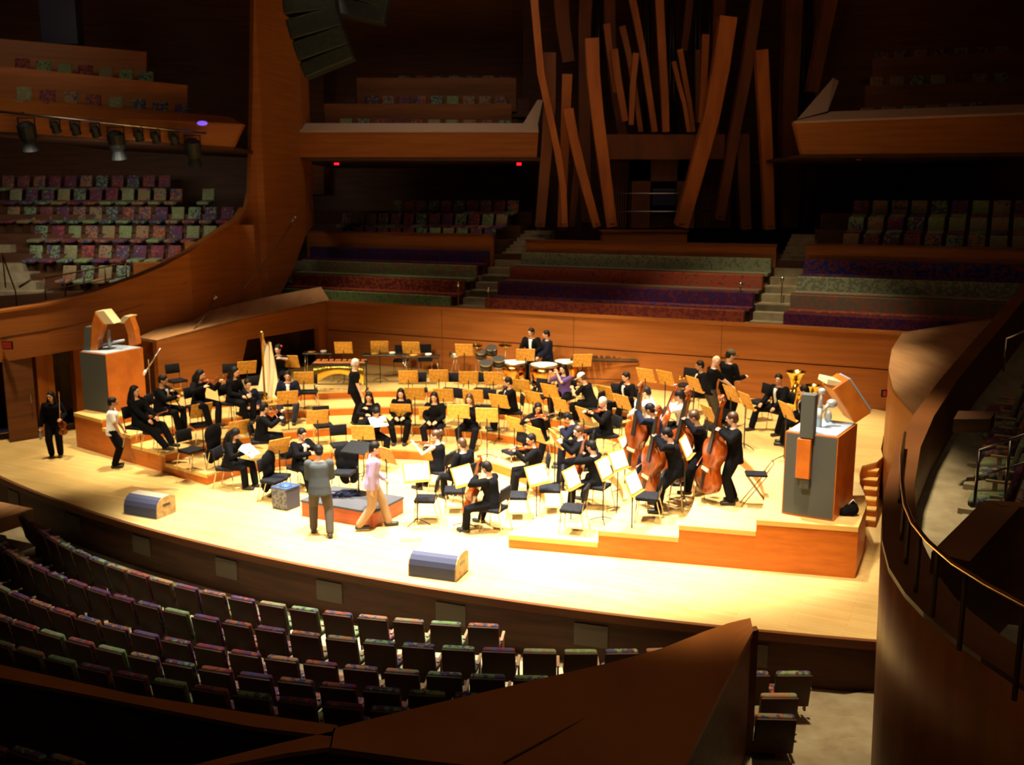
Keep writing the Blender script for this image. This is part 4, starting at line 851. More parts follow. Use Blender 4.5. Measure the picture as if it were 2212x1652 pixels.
def figure(key, **kw):
    if key in CACHE: return CACHE[key]
    s = dict(BASE); s.update(kw); seated = s['seated']; fs = .93 if s['fem'] else 1.0
    if seated: pel = Vector((0, 0, s['seat']+.11))
    else: pel = Vector((0, 0, .94))
    Rm = Matrix.Rotation(math.radians(-s['lean']), 3, 'X') @ Matrix.Rotation(math.radians(s['side']), 3, 'Y')
    def T(x, y, z): return pel+Rm @ Vector((x, y, z))
    sw = .188*fs
    shL, shR = T(-sw, 0, .44), T(sw, 0, .44); neck0, headc = T(0, .0, .50), T(0, .03, .66)
    elL, haL = ik(shL, s['LH'], .285, .255, s['Lh']); elR, haR = ik(shR, s['RH'], .285, .255, s['Rh'])
    hipL, hipR = pel+Vector((-.09, 0, -.03)), pel+Vector((.09, 0, -.03))
    anL, anR = Vector((s['LF'][0], s['LF'][1], .085+s['Lz'])), Vector((s['RF'][0], s['RF'][1], .085+s['Rz']))
    kh = Vector((0, 1, .6)) if seated else Vector((0, 1, 0))
    knL, anL = ik(hipL, anL, .44, .43, kh+Vector((-s['kw'] if seated else -.05, 0, 0))*3); knR, anR = ik(hipR, anR, .44, .43, kh+Vector((s['kw'] if seated else .05, 0, 0))*3)
    RING = [(-.13, .10, .085), (-.08, .15, .11), (0, .165, .118), (.09, .150, .108), (.18, .138*fs, .100), (.28, .158*fs, .112), (.37, .172*fs, .115), (.43, .165*fs, .095), (.475, .105*fs, .070), (.50, .058, .055)]
    def torso(mb, e, lo=-.2, hi=.6):
        mb.rings([[T(math.cos(a)*(w+e), math.sin(a)*(d+e)+(.012 if z > .2 else 0), z) for a in np.linspace(0, 2*math.pi, 17)[:-1]] for z, w, d in RING if lo <= z <= hi])
    Hm = Rm @ Matrix.Rotation(math.radians(s['head'][0]), 3, 'Z') @ Matrix.Rotation(math.radians(-s['head'][1]), 3, 'X') @ Matrix.Rotation(math.radians(s['head'][2]), 3, 'Y')
    def HP(x, y, z): return headc+Hm @ Vector((x, y, z))
    b = MB(); torso(b, -.004); limb(b, [T(0, 0, .45), headc-Hm @ Vector((0, .02, .05))], [.058, .05])
    b.ell(HP(0, 0, .02), (.076, .096, .102), Hm); b.ell(HP(0, .035, -.055), (.054, .058, .058), Hm); b.ell(HP(0, .02, -.02), (.066, .075, .075), Hm)
    limb(b, [HP(0, .09, .02), HP(0, .112, -.022)], [.010, .015], 8)
    for sx in (-1, 1): b.ell(HP(sx*.078, .0, -.005), (.012, .02, .032), Hm, 8, 6)
    b.ell(HP(0, .088, .035), (.05, .014, .012), Hm, 8, 6)
    for sh, el, ha in ((shL, elL, haL), (shR, elR, haR)): limb(b, [sh, sh.lerp(el, .5), el, el.lerp(ha, .4), ha], [.055*fs, .047*fs, .040*fs, .038*fs, .026])
    for hp, kn, an in ((hipL, knL, anL), (hipR, knR, anR)): limb(b, [hp, hp.lerp(kn, .5), kn, kn.lerp(an, .35), an], [.088, .075, .056, .055, .037])
    for side, el, ha in ((-1, elL, haL), (1, elR, haR)):
        f = (ha-el).normalized(); ref = Vector((0, 0, -1)) if abs(f.z) < .8 else Vector((0, 1, 0)); nrm = (ref-f*ref.dot(f)).normalized(); la = f.cross(nrm)*side
        limb(b, [ha, ha+f*.05, ha+f*.075], [.026, .034, .034]); c = s['curl']
        b.ell(ha+f*.05, (.040, .017, .048), Matrix((la, nrm, f)).transposed(), 10, 8)
        for k, (off, ln) in enumerate(((-.030, .060), (-.010, .072), (.010, .068), (.030, .054))):
            p0 = ha+f*.085+la*off*1.05; d1 = (f*math.cos(c*.6)+nrm*math.sin(c*.6)); d2 = (f*math.cos(c*1.8)+nrm*math.sin(c*1.8)); p1 = p0+d1*ln*.5; limb(b, [p0-f*.02, p0, p1, p1+d2*ln*.45], [.0105, .0105, .0095, .0085], 7)
        q = ha+f*.025-la*.033; limb(b, [q, q-la*.018+f*.03+nrm*.012, q-la*.012+f*.06+nrm*.026], [.012, .011, .009], 7)
    out = [('body', remesh(b, 'body', .0115, M['skin'], 3), 'skin')]
    of = s['outfit']; g = MB(); jk = of in ('suit', 'jacket'); e = .038 if jk else .024
    torso(g, e, -.14 if jk else -.09, .44); torso(g, e*.5, .40, .48)
    if jk: g.rings([[T(math.cos(a)*w, math.sin(a)*d, z) for a in np.linspace(0, 2*math.pi, 17)[:-1]] for z, w, d in ((-.16, .215, .165), (-.05, .205, .155), (.10, .185, .135), (.22, .17, .12))])
    if not jk: g.rings([[T(math.cos(a)*w, math.sin(a)*d, z) for a in np.linspace(0, 2*math.pi, 17)[:-1]] for z, w, d in ((-.13, .205, .15), (-.02, .20, .145), (.10, .175, .128), (.2, .16, .115))])
    lo = {'suit': 1.0, 'jacket': 1.0, 'shirt': 1.0, 'tee': .30, 'sleeveless': 0}[of]
    if lo:
        for sh, el, ha in ((shL, elL, haL), (shR, elR, haR)):
            if lo == 1.0: limb(g, [sh, sh.lerp(el, .5), el, el.lerp(ha, .5), ha.lerp(el, .05)], [.066*fs+e*.5, .060+e*.5, .055+e*.5, .050+e*.4, .044+e*.4])
            else: limb(g, [sh, sh.lerp(el, .72)], [.064, .066])
    cn = {'suit': 'jacket', 'jacket': 'jacket', 'shirt': 'shirt', 'tee': 'shirt', 'sleeveless': 'top'}[of]
    out.append((cn, remesh(g, cn, .0165, M['cloth_k'], 3), 'top'))
    t = MB(); torso(t, .010, -.2, .09)
    for hp, kn, an in ((hipL, knL, anL), (hipR, knR, anR)): limb(t, [hp, hp.lerp(kn, .5), kn, kn.lerp(an, .5), an.lerp(kn, .04)], [.118, .104, .088, .082, .076])
    out.append(('trousers', remesh(t, 'trousers', .0175, M['cloth_k'], 3), 'bottom'))
    if of == 'suit':
        mb = MB(); rows = []
        for z, w in ((.12, .03*s['fw']), (.20, .04*s['fw']), (.28, .050*s['fw']), (.36, .058*s['fw']), (.42, .056), (.465, .045)):
            dd = max(np.interp(z, [r[0] for r in RING], [r[2] for r in RING])+e+.016, .155 if z < .2 else 0)
            rows.append([T(x*w, dd-.018*x*x, z) for x in (-1, -.5, 0, .5, 1)])
        mb.sheet(rows, .008, Rm @ Vector((0, -1, 0))); out.append(('shirt_front', mb.mesh('shirt_front', M['cloth_w'], True), 'front'))
    for an, kn in ((anL, knL), (anR, knR)):
        sh_ = MB(); z0 = an.z-.085; sh_.rbox((an.x, an.y+.055, z0+.035), (.095, .275, .07), .04, None, 3); sh_.ell((an.x, an.y, z0+.075), (.05, .062, .05))
        out.append(('shoe', sh_.mesh('shoe', M['shoe'], True), 'shoe'))
    hr = s['hair']
    if hr != 'bald':
        h = MB(); h.ell(HP(0, -.018, .042), (.090, .104, .098), Hm, 14, 10)
        h.ell(HP(0, -.045, -.01), (.078, .072, .085), Hm)
        if hr == 'long':
            limb(h, [HP(0, -.05, .0), HP(0, -.085, -.10), T(0, -.125, .42), T(0, -.13, .30)], [.082, .085, .088, .05])
            for sx in (-1, 1): limb(h, [HP(sx*.066, .0, .03), HP(sx*.082, -.005, -.07), T(sx*.105, .02, .42), T(sx*.10, .085, .33)], [.030, .034, .036, .018])
        if hr == 'bun': h.ell(HP(0, -.135, .06), (.06, .055, .06), Hm)
        if hr == 'cap': pass
        out.append(('hair', remesh(h, 'hair', .0115, M['hair'], 2), 'hcol'))
        if hr == 'cap':
            c_ = MB(); c_.ell(HP(0, -.012, .062), (.096, .110, .088), Hm, 14, 8); c_.rbox(HP(0, .115, .055), (.14, .10, .014), .006, Hm); out.append(('cap', c_.mesh('cap', M['cloth_n'], True), 'cap'))
    for sx in (-1, 1): mb = MB(); mb.ell(HP(sx*.030, .090, .012), (.013, .008, .008), Hm, 8, 6); out.append(('eye', mb.mesh('eye', M['eye'], True), 'eye'))
    mb = MB(); mb.ell(HP(0, .092, -.058), (.022, .008, .007), Hm, 8, 6); out.append(('mouth', mb.mesh('mouth', M['lips'], True), 'lips'))
    CACHE[key] = (out, headc, dict(haL=haL, haR=haR)); return CACHE[key]
MB_ID = dict(skin='skin', top='cloth_k', bottom='cloth_k', hcol='hair', front='cloth_w', shoe='shoe', cap='cloth_n', eye='eye', lips='lips')
def person(fig, loc, rz, label, group=None, **cols):
    out, headc, _ = fig; r = empty('person', loc, rz); r.scale = (1.06, 1.06, 1.025); tag(r, label, 'person', group); c = dict(MB_ID); c.update(cols)
    for nm, me, slot in out:
        o = bpy.data.objects.new(nm, me); COL.objects.link(o); o.parent = r
        o.material_slots[0].link = 'OBJECT'; o.material_slots[0].material = M[c[slot]]
    return r
# ================================================================== placing things on the stage
POD = XY(.2, -.35)
def face_pod(p): return math.atan2(-(POD[0]-p[0]), POD[1]-p[1])
def auto(px, py, h):
    """floor level whose terrace contains the point seen at (px, py) h metres above it"""
    for L in (4, 3, 2, 1, 0):
        p = atz(px, py, LEV[L]+h); u, v = UV(p)
        if level_at(u, v) == L: return Vector((p.x, p.y, LEV[L]))
    best = None
    for L in range(5):
        p = atz(px, py, LEV[L]+h); e = abs(level_at(*UV(p))-L); best = (e, L, p) if best is None or e < best[0] else best
    return Vector((best[2].x, best[2].y, LEV[best[1]]))
def at_level(px, py, h, L): p = atz(px, py, LEV[L]+h); return Vector((p.x, p.y, LEV[L]))
used = {}
def inst(kind, maker, loc, rz, label, cat, group=None, rot=None):
    if kind not in used: o = used[kind] = maker()
    else: o = copy_tree(used[kind])
    o.location = loc; o.rotation_mode = 'XYZ'; o.rotation_euler = (0, 0, rz) if rot is None else rot
    tag(o, label, cat, group); return o
def fwd(rz): return Vector((-math.sin(rz), math.cos(rz), 0))
def wpt(P, rz, q): c, s = math.cos(rz), math.sin(rz); return Vector((P.x+q[0]*c-q[1]*s, P.y+q[0]*s+q[1]*c, P.z+q[2]))
def along(a, b, front):
    """rotation with local Z from a to b and local Y as near as possible to front"""
    z = (b-a).normalized(); y = (front-z*front.dot(z)).normalized(); x = y.cross(z); return Matrix((x, y, z)).transposed().to_euler()
def along_x(a, b):
    x = (b-a).normalized(); y = Vector((0, 0, 1)).cross(x).normalized(); z = x.cross(y); return Matrix((x, y, z)).transposed().to_euler()
def chair_at(P, rz, label): return inst('chair', chair_proto, P, rz, label, 'chair', 'orchestra chairs')
violin = lambda: string_proto('violin', .355, .21, .04, M['varnish_o']); cello = lambda: string_proto('cello', .76, .44, .12, M['varnish'], .30)
bass = lambda: string_proto('double_bass', 1.12, .60, .21, M['varnish_o'], .16)
# pose library: key -> (figure arguments)
POSE = {
 'rest': dict(), 'rest_f': dict(hair='long', outfit='shirt', fem=True, RH=(.10, .32, .66), LH=(-.10, .34, .67)),
 'violin': dict(LH=(-.26, .44, 1.03), RH=(.20, .40, .98), head=(25, 12, -8), Lh=(-.3, 0, -1), Rh=(.8, 0, -.6), outfit='jacket'),
 'violin_f': dict(LH=(-.26, .44, 1.03), RH=(.20, .40, .98), head=(25, 12, -8), Lh=(-.3, 0, -1), Rh=(.8, 0, -.6), hair='long', outfit='shirt', fem=True),
 'violin_b': dict(LH=(-.26, .44, 1.03), RH=(.22, .40, .92), head=(25, 12, -8), Lh=(-.3, 0, -1), Rh=(.8, 0, -.4), hair='bun', outfit='sleeveless', fem=True),
 'wind': dict(LH=(.10, .24, 1.12), RH=(.30, .22, 1.08), Lh=(-.5, .2, -1), Rh=(.8, 0, -.8), head=(-12, 6, 0), outfit='jacket'),
 'wind_f': dict(LH=(.10, .24, 1.12), RH=(.30, .22, 1.08), Lh=(-.5, .2, -1), Rh=(.8, 0, -.8), head=(-12, 6, 0), outfit='tee', hair='long', fem=True),
 'clar': dict(LH=(-.02, .30, .96), RH=(.03, .38, .84), Lh=(-.8, 0, -.5), Rh=(.8, 0, -.5), head=(0, 12, 0), outfit='suit'),
 'clar_f': dict(LH=(-.02, .30, .96), RH=(.03, .38, .84), Lh=(-.8, 0, -.5), Rh=(.8, 0, -.5), head=(0, 12, 0), outfit='shirt', hair='long', fem=True),
 'cello': dict(LH=(-.14, .26, 1.06), RH=(.30, .46, .66), Lh=(-.9, .1, -.3), Rh=(.9, -.1, 0), LF=(-.30, .40), RF=(.30, .40), kw=.42, outfit='jacket', head=(-10, 14, 0), lean=8),
 'cello_s': dict(LH=(-.14, .26, 1.06), RH=(.30, .46, .66), Lh=(-.9, .1, -.3), Rh=(.9, -.1, 0), LF=(-.30, .40), RF=(.30, .40), kw=.42, outfit='shirt', head=(-10, 14, 0), lean=8),
 'wide': dict(LH=(-.22, .40, .64), RH=(.20, .36, .66), LF=(-.34, .40), RF=(.34, .50), kw=.4, lean=4, head=(30, 5, 0)),
 'lounge': dict(LH=(-.08, .34, .68), RH=(.16, .36, .66), LF=(-.20, .62), RF=(.10, .70), lean=-8, outfit='shirt', hair='long', fem=True, head=(0, 10, 0)),
 'read': dict(LH=(-.16, .42, .84), RH=(.16, .42, .84), head=(0, 25, 0), outfit='shirt', hair='long', fem=True, lean=12, LF=(-.10, .52), RF=(.12, .40)),
 'hunch': dict(LH=(-.20, .42, .92), RH=(.20, .40, .86), lean=26, head=(0, 16, 0), outfit='jacket'),
 'hunch_t': dict(LH=(-.20, .42, .92), RH=(.20, .40, .86), lean=22, head=(0, 12, 0), outfit='tee', hair='cap'),
 'harp': dict(LH=(-.20, .52, 1.05), RH=(.22, .50, 1.00), Lh=(-.8, 0, -.3), Rh=(.8, 0, -.3), head=(0, 5, 0), outfit='tee', hair='bun', fem=True),
}
def fig(pose):
    return figure(pose, **POSE[pose])
HEADZ = .46+.11+.66
def seated(pose, px, py, label, rz=None, L=None, chair='', **cols):
    f = fig(pose); hc = f[1]; h = hc.z
    P = auto(px, py, h) if L is None else at_level(px, py, h, L)
    if rz is None: r = face_pod(P)
    else: r = math.radians(rz)
    P = P-fwd(r)*hc.y
    if L is None:
        lv = level_at(*UV(P)); P.z = LEV[lv]
    person(f, P, r, label, **cols)
    if chair: chair_at(P-fwd(r)*.05, r, chair)
    return P, r
def give_violin(P, r, lab, lb=None):
    a, b = wpt(P, r, (-.04, .10, 1.10)), wpt(P, r, (-.25, .45, 1.10)); inst('violin', violin, a, 0, lab, 'violin', None, along(a, b, Vector((0, 0, 1))))
    if lb: a, b = wpt(P, r, (.24, .42, 1.02)), wpt(P, r, (-.42, .26, 1.20)); inst('bow', bow_proto, a, 0, lb, 'bow', None, along_x(a, b))
def lap_violin(P, r, lab):
    a, b = wpt(P, r, (.12, .24, .69)), wpt(P, r, (-.3, .36, .72)); inst('violin', violin, a, 0, lab, 'violin', None, along(a, b, Vector((0, 0, 1))))
def give_cello(P, r, lab, lb=None):
    a, b = wpt(P, r, (.02, .56, .27)), wpt(P, r, (-.13, .20, 1.30)); inst('cello', cello, a, 0, lab, 'cello', None, along(a, b, fwd(r)+Vector((0, 0, .4))))
    if lb: a, b = wpt(P, r, (.34, .54, .66)), wpt(P, r, (-.36, .60, .72)); inst('bow', bow_proto, a, 0, lb, 'bow', None, along_x(a, b))
def give_flute(P, r, lab): a, b = wpt(P, r, (-.06, .17, 1.19)), wpt(P, r, (.56, .26, 1.12)); inst('flute', flute_proto, a, 0, lab, 'flute', None, along_x(a, b))
def give_clar(P, r, lab): a, b = wpt(P, r, (0, .44, .70)), wpt(P, r, (0, .17, 1.16)); inst('clarinet', clarinet_proto, b, 0, lab, 'clarinet', None, along(a, b, fwd(r)))

# ---- seated players, left side
P, r = seated('lounge', 292, 848, 'long-haired woman in black sitting back beside the left cabinet', -108, 4, chair='chair under the long-haired woman beside the left cabinet')
lap_violin(P, r, 'violin across the lap of the woman beside the left cabinet')
P, r = seated('clar', 352, 824, 'man in dark suit seated behind the microphone pole at far left', -95, 4, chair='chair of the man behind the microphone pole', skin='skin2')
give_clar(P, r, 'clarinet held by the man behind the microphone pole')
P, r = seated('violin_f', 432, 812, 'woman in black playing violin with her head tilted back, far left', -120, 4, chair='chair of the violinist with tilted head at far left', skin='skin3')
give_violin(P, r, 'violin under the chin of the woman with tilted head', 'bow of the woman with tilted head at far left')
P, r = seated('rest_f', 507, 806, 'dark-haired player mostly hidden behind a wooden stand near the left wall', -110, 4, chair='chair of the player hidden behind the stand near the left wall')
P, r = seated('rest', 535, 832, 'man in navy suit with violin on his lap, left terraces', -140, chair='chair of the man in navy suit with violin on lap', top='cloth_n', bottom='cloth_n')
lap_violin(P, r, 'violin lying on the lap of the man in navy suit')
P, r = seated('rest', 622, 832, 'young man in black whose torso is hidden by a tilted stand, below the harp', -170, chair='chair of the young man below the harp', bottom='cloth_jean', top='cloth_n')
P, r = seated('read', 507, 940, 'woman in black reading loose white pages at the left front', -100, 0, chair='chair of the woman reading loose pages')
for k in range(2):
    mb = MB(); mb.rbox((0, 0, 0), (.30, .004, .36), .001, rotM('X', 55) @ rotM('Y', -12+24*k)); o = mb.build('sheet_music', M['paper']); o.location = wpt(P, r, (-.09+.2*k, .50, .88)); o.rotation_euler = (0, 0, r)
    tag(o, ['white page in the left hand of the reading woman', 'white page in the right hand of the reading woman'][k], 'paper')
P, r = seated('violin', 572, 906, 'man in dark jacket playing violin, left of the empty front chairs', -75, chair='chair of the violinist at left, behind the reading woman', skin='skin3')
give_violin(P, r, 'violin played behind the reading woman', 'bow of the man playing behind the reading woman')
P, r = seated('clar', 652, 940, 'seated man in black suit just behind the grey-jacketed man', -130, 0, chair='chair of the man behind the grey-jacketed man')
# ---- middle rows
P, r = seated('clar_f', 797, 860, 'woman in black behind the leftmost stand of the middle row', 178, chair='chair of the woman at the left end of the middle row')
P, r = seated('rest_f', 866, 852, 'woman in black behind the second stand of the middle row', 178, chair='chair of the second woman of the middle row', skin='skin3')
P, r = seated('rest_f', 938, 860, 'woman with long hair behind the third stand of the middle row', 172, chair='chair of the third woman of the middle row')
P, r = seated('clar_f', 1014, 864, 'woman with bare forearms behind the fourth stand of the middle row', 170, chair='chair of the fourth woman of the middle row', skin='skin3', hcol='hair_b')
P, r = seated('hunch', 812, 893, 'young man leaning over white pages behind the lavender-shirted man', -150, 1, chair='chair of the young man leaning over white pages', skin='skin2', top='cloth_k')
mb = MB(); mb.rbox((0, 0, 0), (.42, .01, .30), .004, rotM('X', 50)); o = mb.build('sheet_music', M['paper']); o.location = wpt(P, r, (0, .46, .98)); o.rotation_euler = (0, 0, r); tag(o, 'large bright pages held by the young man behind the lavender-shirted man', 'paper')
P, r = seated('clar', 1098, 828, 'man in dark suit seen from the side, left of the timpani', 100, chair='chair of the man in suit left of the timpani')
give_clar(P, r, 'clarinet of the man in suit left of the timpani')
P, r = seated('wind_f', 1217, 818, 'woman in purple with raised arms playing flute below the timpani', 150, chair='chair of the flautist in purple', top='cloth_pur', skin='skin3')
give_flute(P, r, 'flute raised by the woman in purple')
P, r = seated('hunch_t', 1258, 838, 'player in a white cap and maroon sleeves right of the timpani', 60, chair='chair of the player in white cap', top='cloth_k', cap='white', hcol='hair_b')
P, r = seated('rest', 1352, 836, 'short-haired player in black in front of the long dark marimba', 120, chair='chair of the player in front of the marimba')
P, r = seated('violin_f', 1162, 884, 'dark-haired woman in black playing in the centre of the terraces', 165, chair='chair of the woman playing in the centre of the terraces', skin='skin2')
give_violin(P, r, 'violin of the woman in the centre of the terraces', 'bow of the woman in the centre of the terraces')
P, r = seated('hunch', 1228, 905, 'broad player in navy bent forward, right of centre', 80, chair='chair of the broad player in navy', top='cloth_n', bottom='cloth_n')
P, r = seated('violin', 1302, 872, 'grey-haired player in black holding up an instrument, right of centre', 110, chair='chair of the grey-haired player', hcol='hair_g', skin='skin3')
give_violin(P, r, 'viola raised by the grey-haired player', 'bow of the grey-haired player')
P, r = seated('violin_b', 942, 944, 'woman in sleeveless black with hair up, bowing a violin', 60, 0, chair='chair of the woman in sleeveless black', hcol='hair_b', skin='skin3')
give_violin(P, r, 'violin of the woman in sleeveless black', 'bow of the woman in sleeveless black')
P, r = seated('rest', 998, 962, 'pale balding man in black beside the woman in sleeveless black', 50, 0, chair='chair of the balding man in black', skin='skin3', hcol='hair_b')
P, r = seated('violin', 1148, 952, 'man in black with orange violin facing left, front right desk', 95, 0, chair='chair of the man with orange violin')
give_violin(P, r, 'orange violin of the man facing left at the front right', 'bow of the man facing left at the front right')
P, r = seated('cello', 1052, 1014, 'cellist in black suit with his back turned, nearest the audience', 64, 0, chair='chair of the nearest cellist')
give_cello(P, r, 'orange cello of the player nearest the audience', 'bow of the cellist nearest the audience')
P, r = seated('cello_s', 1278, 968, 'cellist in black behind two bright music sheets, right front', 62, chair='chair of the cellist behind two bright sheets', skin='skin3')
give_cello(P, r, 'red-brown cello between the bright music sheets', 'bow of the cellist behind two bright sheets')
P, r = seated('violin', 1250, 935, 'player in black with pink forearm reaching left, right of centre', 92, chair='chair of the player with pink forearm', skin='skin3', hcol='hair_b')
# right: bass group
P, r = seated('cello', 1396, 850, 'player with one white sleeve bowing, behind the double basses', 75, 4, chair='chair of the player with white sleeve', top='cloth_w')
P, r = seated('cello_s', 1466, 858, 'player in white shirt with dark trousers, right terraces', 85, 4, chair='chair of the player in white shirt', top='cloth_w', skin='skin2')
give_cello(P, r, 'red cello of the player in white shirt', 'bow of the player in white shirt')
P, r = seated('wide', 1682, 822, 'man in open suit and white shirt, knees apart, near the tuba', 122, 4, chair='chair of the man with knees apart')
P, r = seated('rest', 1737, 848, 'tuba player in black half hidden by the right cabinet', 70, 4, chair='chair of the tuba player', skin='skin3')
# ================================================================== standing people
def standing(key, px, py, label, rz, L=0, scale=1.0, **kw):
    cols = {k: kw.pop(k) for k in list(kw) if k in MB_ID}
    f = figure(key, **dict(dict(seated=False, LF=(-.10, .0), RF=(.10, .0), lean=2, LH=(-.24, .06, .80), RH=(.24, .06, .80), Lh=(-.3, -1, 0), Rh=(.3, -1, 0)), **kw))
    P = at_level(px, py, .03, L); r = person(f, P, math.radians(rz), label, **cols); r.scale = (scale*1.06, scale*1.06, scale*1.02); return P, math.radians(rz)
P, r = standing('st_violin', 122, 984, 'young woman in black standing at far left with violin and bow', -165, 0, .96, LH=(-.22, .28, 1.06), RH=(.28, .10, .80), Lh=(-.5, -1, -.3), hair='long', outfit='shirt', fem=True, head=(-20, 6, 0))
a, b = wpt(P, r, (-.20, .33, 1.0)), wpt(P, r, (-.24, .36, 1.72)); inst('bow', bow_proto, a, 0, 'pale bow held upright by the woman standing at far left', 'bow', None, along_x(a, b))
a, b = wpt(P, r, (-.26, .30, .62)), wpt(P, r, (-.25, .31, 1.1)); inst('violin', violin, a, 0, 'violin dangling from the left hand of the woman standing at far left', 'violin', None, along(a, b, fwd(r)))
rt = empty('water_bottle', wpt(P, r, (.30, .12, .50))); tag(rt, 'clear water bottle in the right hand of the woman at far left', 'bottle')
mb = MB(); mb.lathe([(.03, 0), (.036, .01), (.036, .17), (.014, .22), (.014, .24)], (0, 0, 0), 14); mb.build('bottle_body', M['grey_top'], rt, True)
mb = MB(); mb.lathe([(.016, .235), (.016, .26)], (0, 0, 0), 12); mb.build('cap', M['white'], rt)
standing('st_tee', 249, 1006, 'man in white t-shirt and black trousers at the left riser', -75, 0, .98, outfit='tee', top='cloth_w', hcol='hair', LH=(-.2, .22, .86), RH=(.22, .2, .84), skin='skin2', head=(0, 6, 0))
f_ = figure('st_old', seated=False, LF=(-.10, 0), RF=(.10, 0), lean=3, outfit='tee', LH=(-.22, .12, .84), RH=(.22, .14, .84), Lh=(-.3, -1, 0), Rh=(.3, -1, 0), head=(20, 14, 0))
person(f_, at_level(766, 914, .03, 2), math.radians(-70), 'white-haired man in black short sleeves standing among the left terraces', skin='skin3', hcol='hair_g', bottom='cloth_k')
standing('st_grey', 694, 1150, 'man in blue-grey jacket standing with his back to the audience', 8, 0, 1.0, outfit='jacket', top='cloth_gr', bottom='cloth_br', skin='skin', LH=(-.12, .32, 1.02), RH=(.14, .32, 1.02), Lh=(-.5, -1, -.8), Rh=(.5, -1, -.8), LF=(-.14, .10), RF=(.17, -.22), Rz=.02, head=(15, 18, 0), lean=6)
standing('st_lav', 806, 1138, 'man in lavender shirt and khaki trousers walking past the podium', -78, 0, 1.0, outfit='shirt', top='cloth_lav', bottom='cloth_kh', LH=(-.20, .24, .92), RH=(.22, -.02, .84), LF=(-.09, .30), RF=(.09, -.26), Rz=.03, head=(-8, 8, 0), lean=4, hair='short')
standing('st_tux', 1148, 829, 'man in tuxedo with white shirt front standing behind the timpani', 165, 4, .98, LH=(-.10, .26, 1.02), RH=(.12, .26, 1.0), Lh=(-1, -.4, -.4), Rh=(1, -.4, -.4), outfit='suit', head=(-25, 14, 0))
standing('st_tux2', 1183, 833, 'man in dark suit beside the man in tuxedo behind the timpani', 110, 4, .96, LH=(-.06, .28, .95), RH=(.14, .26, .92), Lh=(-1, -.4, -.4), Rh=(1, -.4, -.4), outfit='jacket', head=(-10, 12, 0), top='cloth_n')
standing('st_bald', 1530, 922, 'bald man in black t-shirt pointing, standing by the back wall', -78, 4, 1.02, outfit='tee', hair='bald', LH=(-.12, .46, 1.02), RH=(.16, .46, 1.0), Lh=(-.5, -1, -.6), Rh=(.5, -1, -.6), head=(0, 12, 0), lean=8, skin='skin3', bottom='cloth_br')
standing('st_hat', 1566, 915, 'man in black shirt and dark cap standing beside the bald man', -60, 4, 1.06, outfit='shirt', hair='cap', cap='cloth_br', LH=(-.12, .34, 1.0), RH=(.20, .32, 1.12), Lh=(-.5, -1, -.6), Rh=(.5, -1, -.6), head=(-20, 20, 0), lean=4, skin='skin3')
seated('rest', 1512, 792, 'dark-haired brass player sitting behind the bald man', 95, 4, chair='chair of the player behind the bald man', skin='skin2')
# double bass players
fb = figure('st_bass', seated=False, LF=(-.12, .05), RF=(.12, -.05), lean=3, outfit='jacket', LH=(-.24, .30, 1.42), RH=(.36, .44, .86), Lh=(-1, -.2, -.6), Rh=(1, -.4, -.3), head=(-15, 10, 0))
P = at_level(1582, 1083, .03, 3); r = math.radians(88); person(fb, P, r, 'young man in black standing upright with a double bass, front right', skin='skin3', hcol='hair_b')
a, b = wpt(P, r, (.06, .50, .20)), wpt(P, r, (-.16, .24, 1.95)); inst('bass', bass, a, 0, 'tall double bass held by the young man standing at the front right', 'double bass', None, along(a, b, fwd(r)+Vector((0, -.55, 0))))
a, b = wpt(P, r, (.36, .50, .90)), wpt(P, r, (-.25, .72, .84)); inst('bow', bow_proto, a, 0, 'bow of the standing double bass player', 'bow', None, along_x(a, b))
def stool_at(P, rz, label):
    def mk():
        t = empty('high_stool'); mb = MB(); mb.lathe([(.05, .70), (.17, .70), (.18, .73), (.16, .765), (.05, .775)], (0, 0, 0), 18); mb.build('seat', M['pad'], t, True)
        for k in range(4): a = math.radians(45+90*k); mb = MB(); mb.tube([(math.cos(a)*.1, math.sin(a)*.1, .70), (math.cos(a)*.2, math.sin(a)*.2, .008)], .012, 6); mb.build('leg', M['chrome'], t, True)
        mb = MB(); mb.tube([(math.cos(q)*.16, math.sin(q)*.16, .28) for q in np.linspace(0, 2*math.pi, 17)[:-1]], .008, 6, closed=True); mb.build('foot_ring', M['chrome'], t, True); return t
    return inst('stool', mk, P, rz, label, 'stool', 'bass players stools')
fbs = figure('sit_bass', seated=True, seat=.72, LF=(-.26, .30), RF=(.26, .34), Lz=.02, Rz=.02, kw=.5, lean=14, outfit='jacket', LH=(-.26, .36, 1.46), RH=(.34, .48, .96), Lh=(-1, -.1, -.4), Rh=(1, -.3, -.2), head=(-10, 14, 0))
def bassist(px, py, L, rz, lab, lb, lbo, ls, pv, **c):
    hc = fbs[1]; p = atz(px, py, LEV[L]+hc.z); r = math.radians(rz); P = Vector((p.x, p.y, LEV[L]))-fwd(r)*hc.y; person(fbs, P, r, lab, **c); stool_at(P, r, ls)
    a, b = wpt(P, r, (.08, .56, .20)), wpt(P, r, (-.20, .30, 1.95)); inst('bass', bass, a, 0, lb, 'double bass', None, along(a, b, Vector(pv)))
    a, b = wpt(P, r, (.36, .54, .98)), wpt(P, r, (-.25, .72, .92)); inst('bow', bow_proto, a, 0, lbo, 'bow', None, along_x(a, b))
bassist(1442, 942, 2, 78, 'man in black suit on a stool with double bass, right front', 'orange double bass of the man on the stool at the right front', 'bow of the man on the stool at the right front', 'stool of the bass player at the right front', (-.9, -.7, .2), skin='skin3')
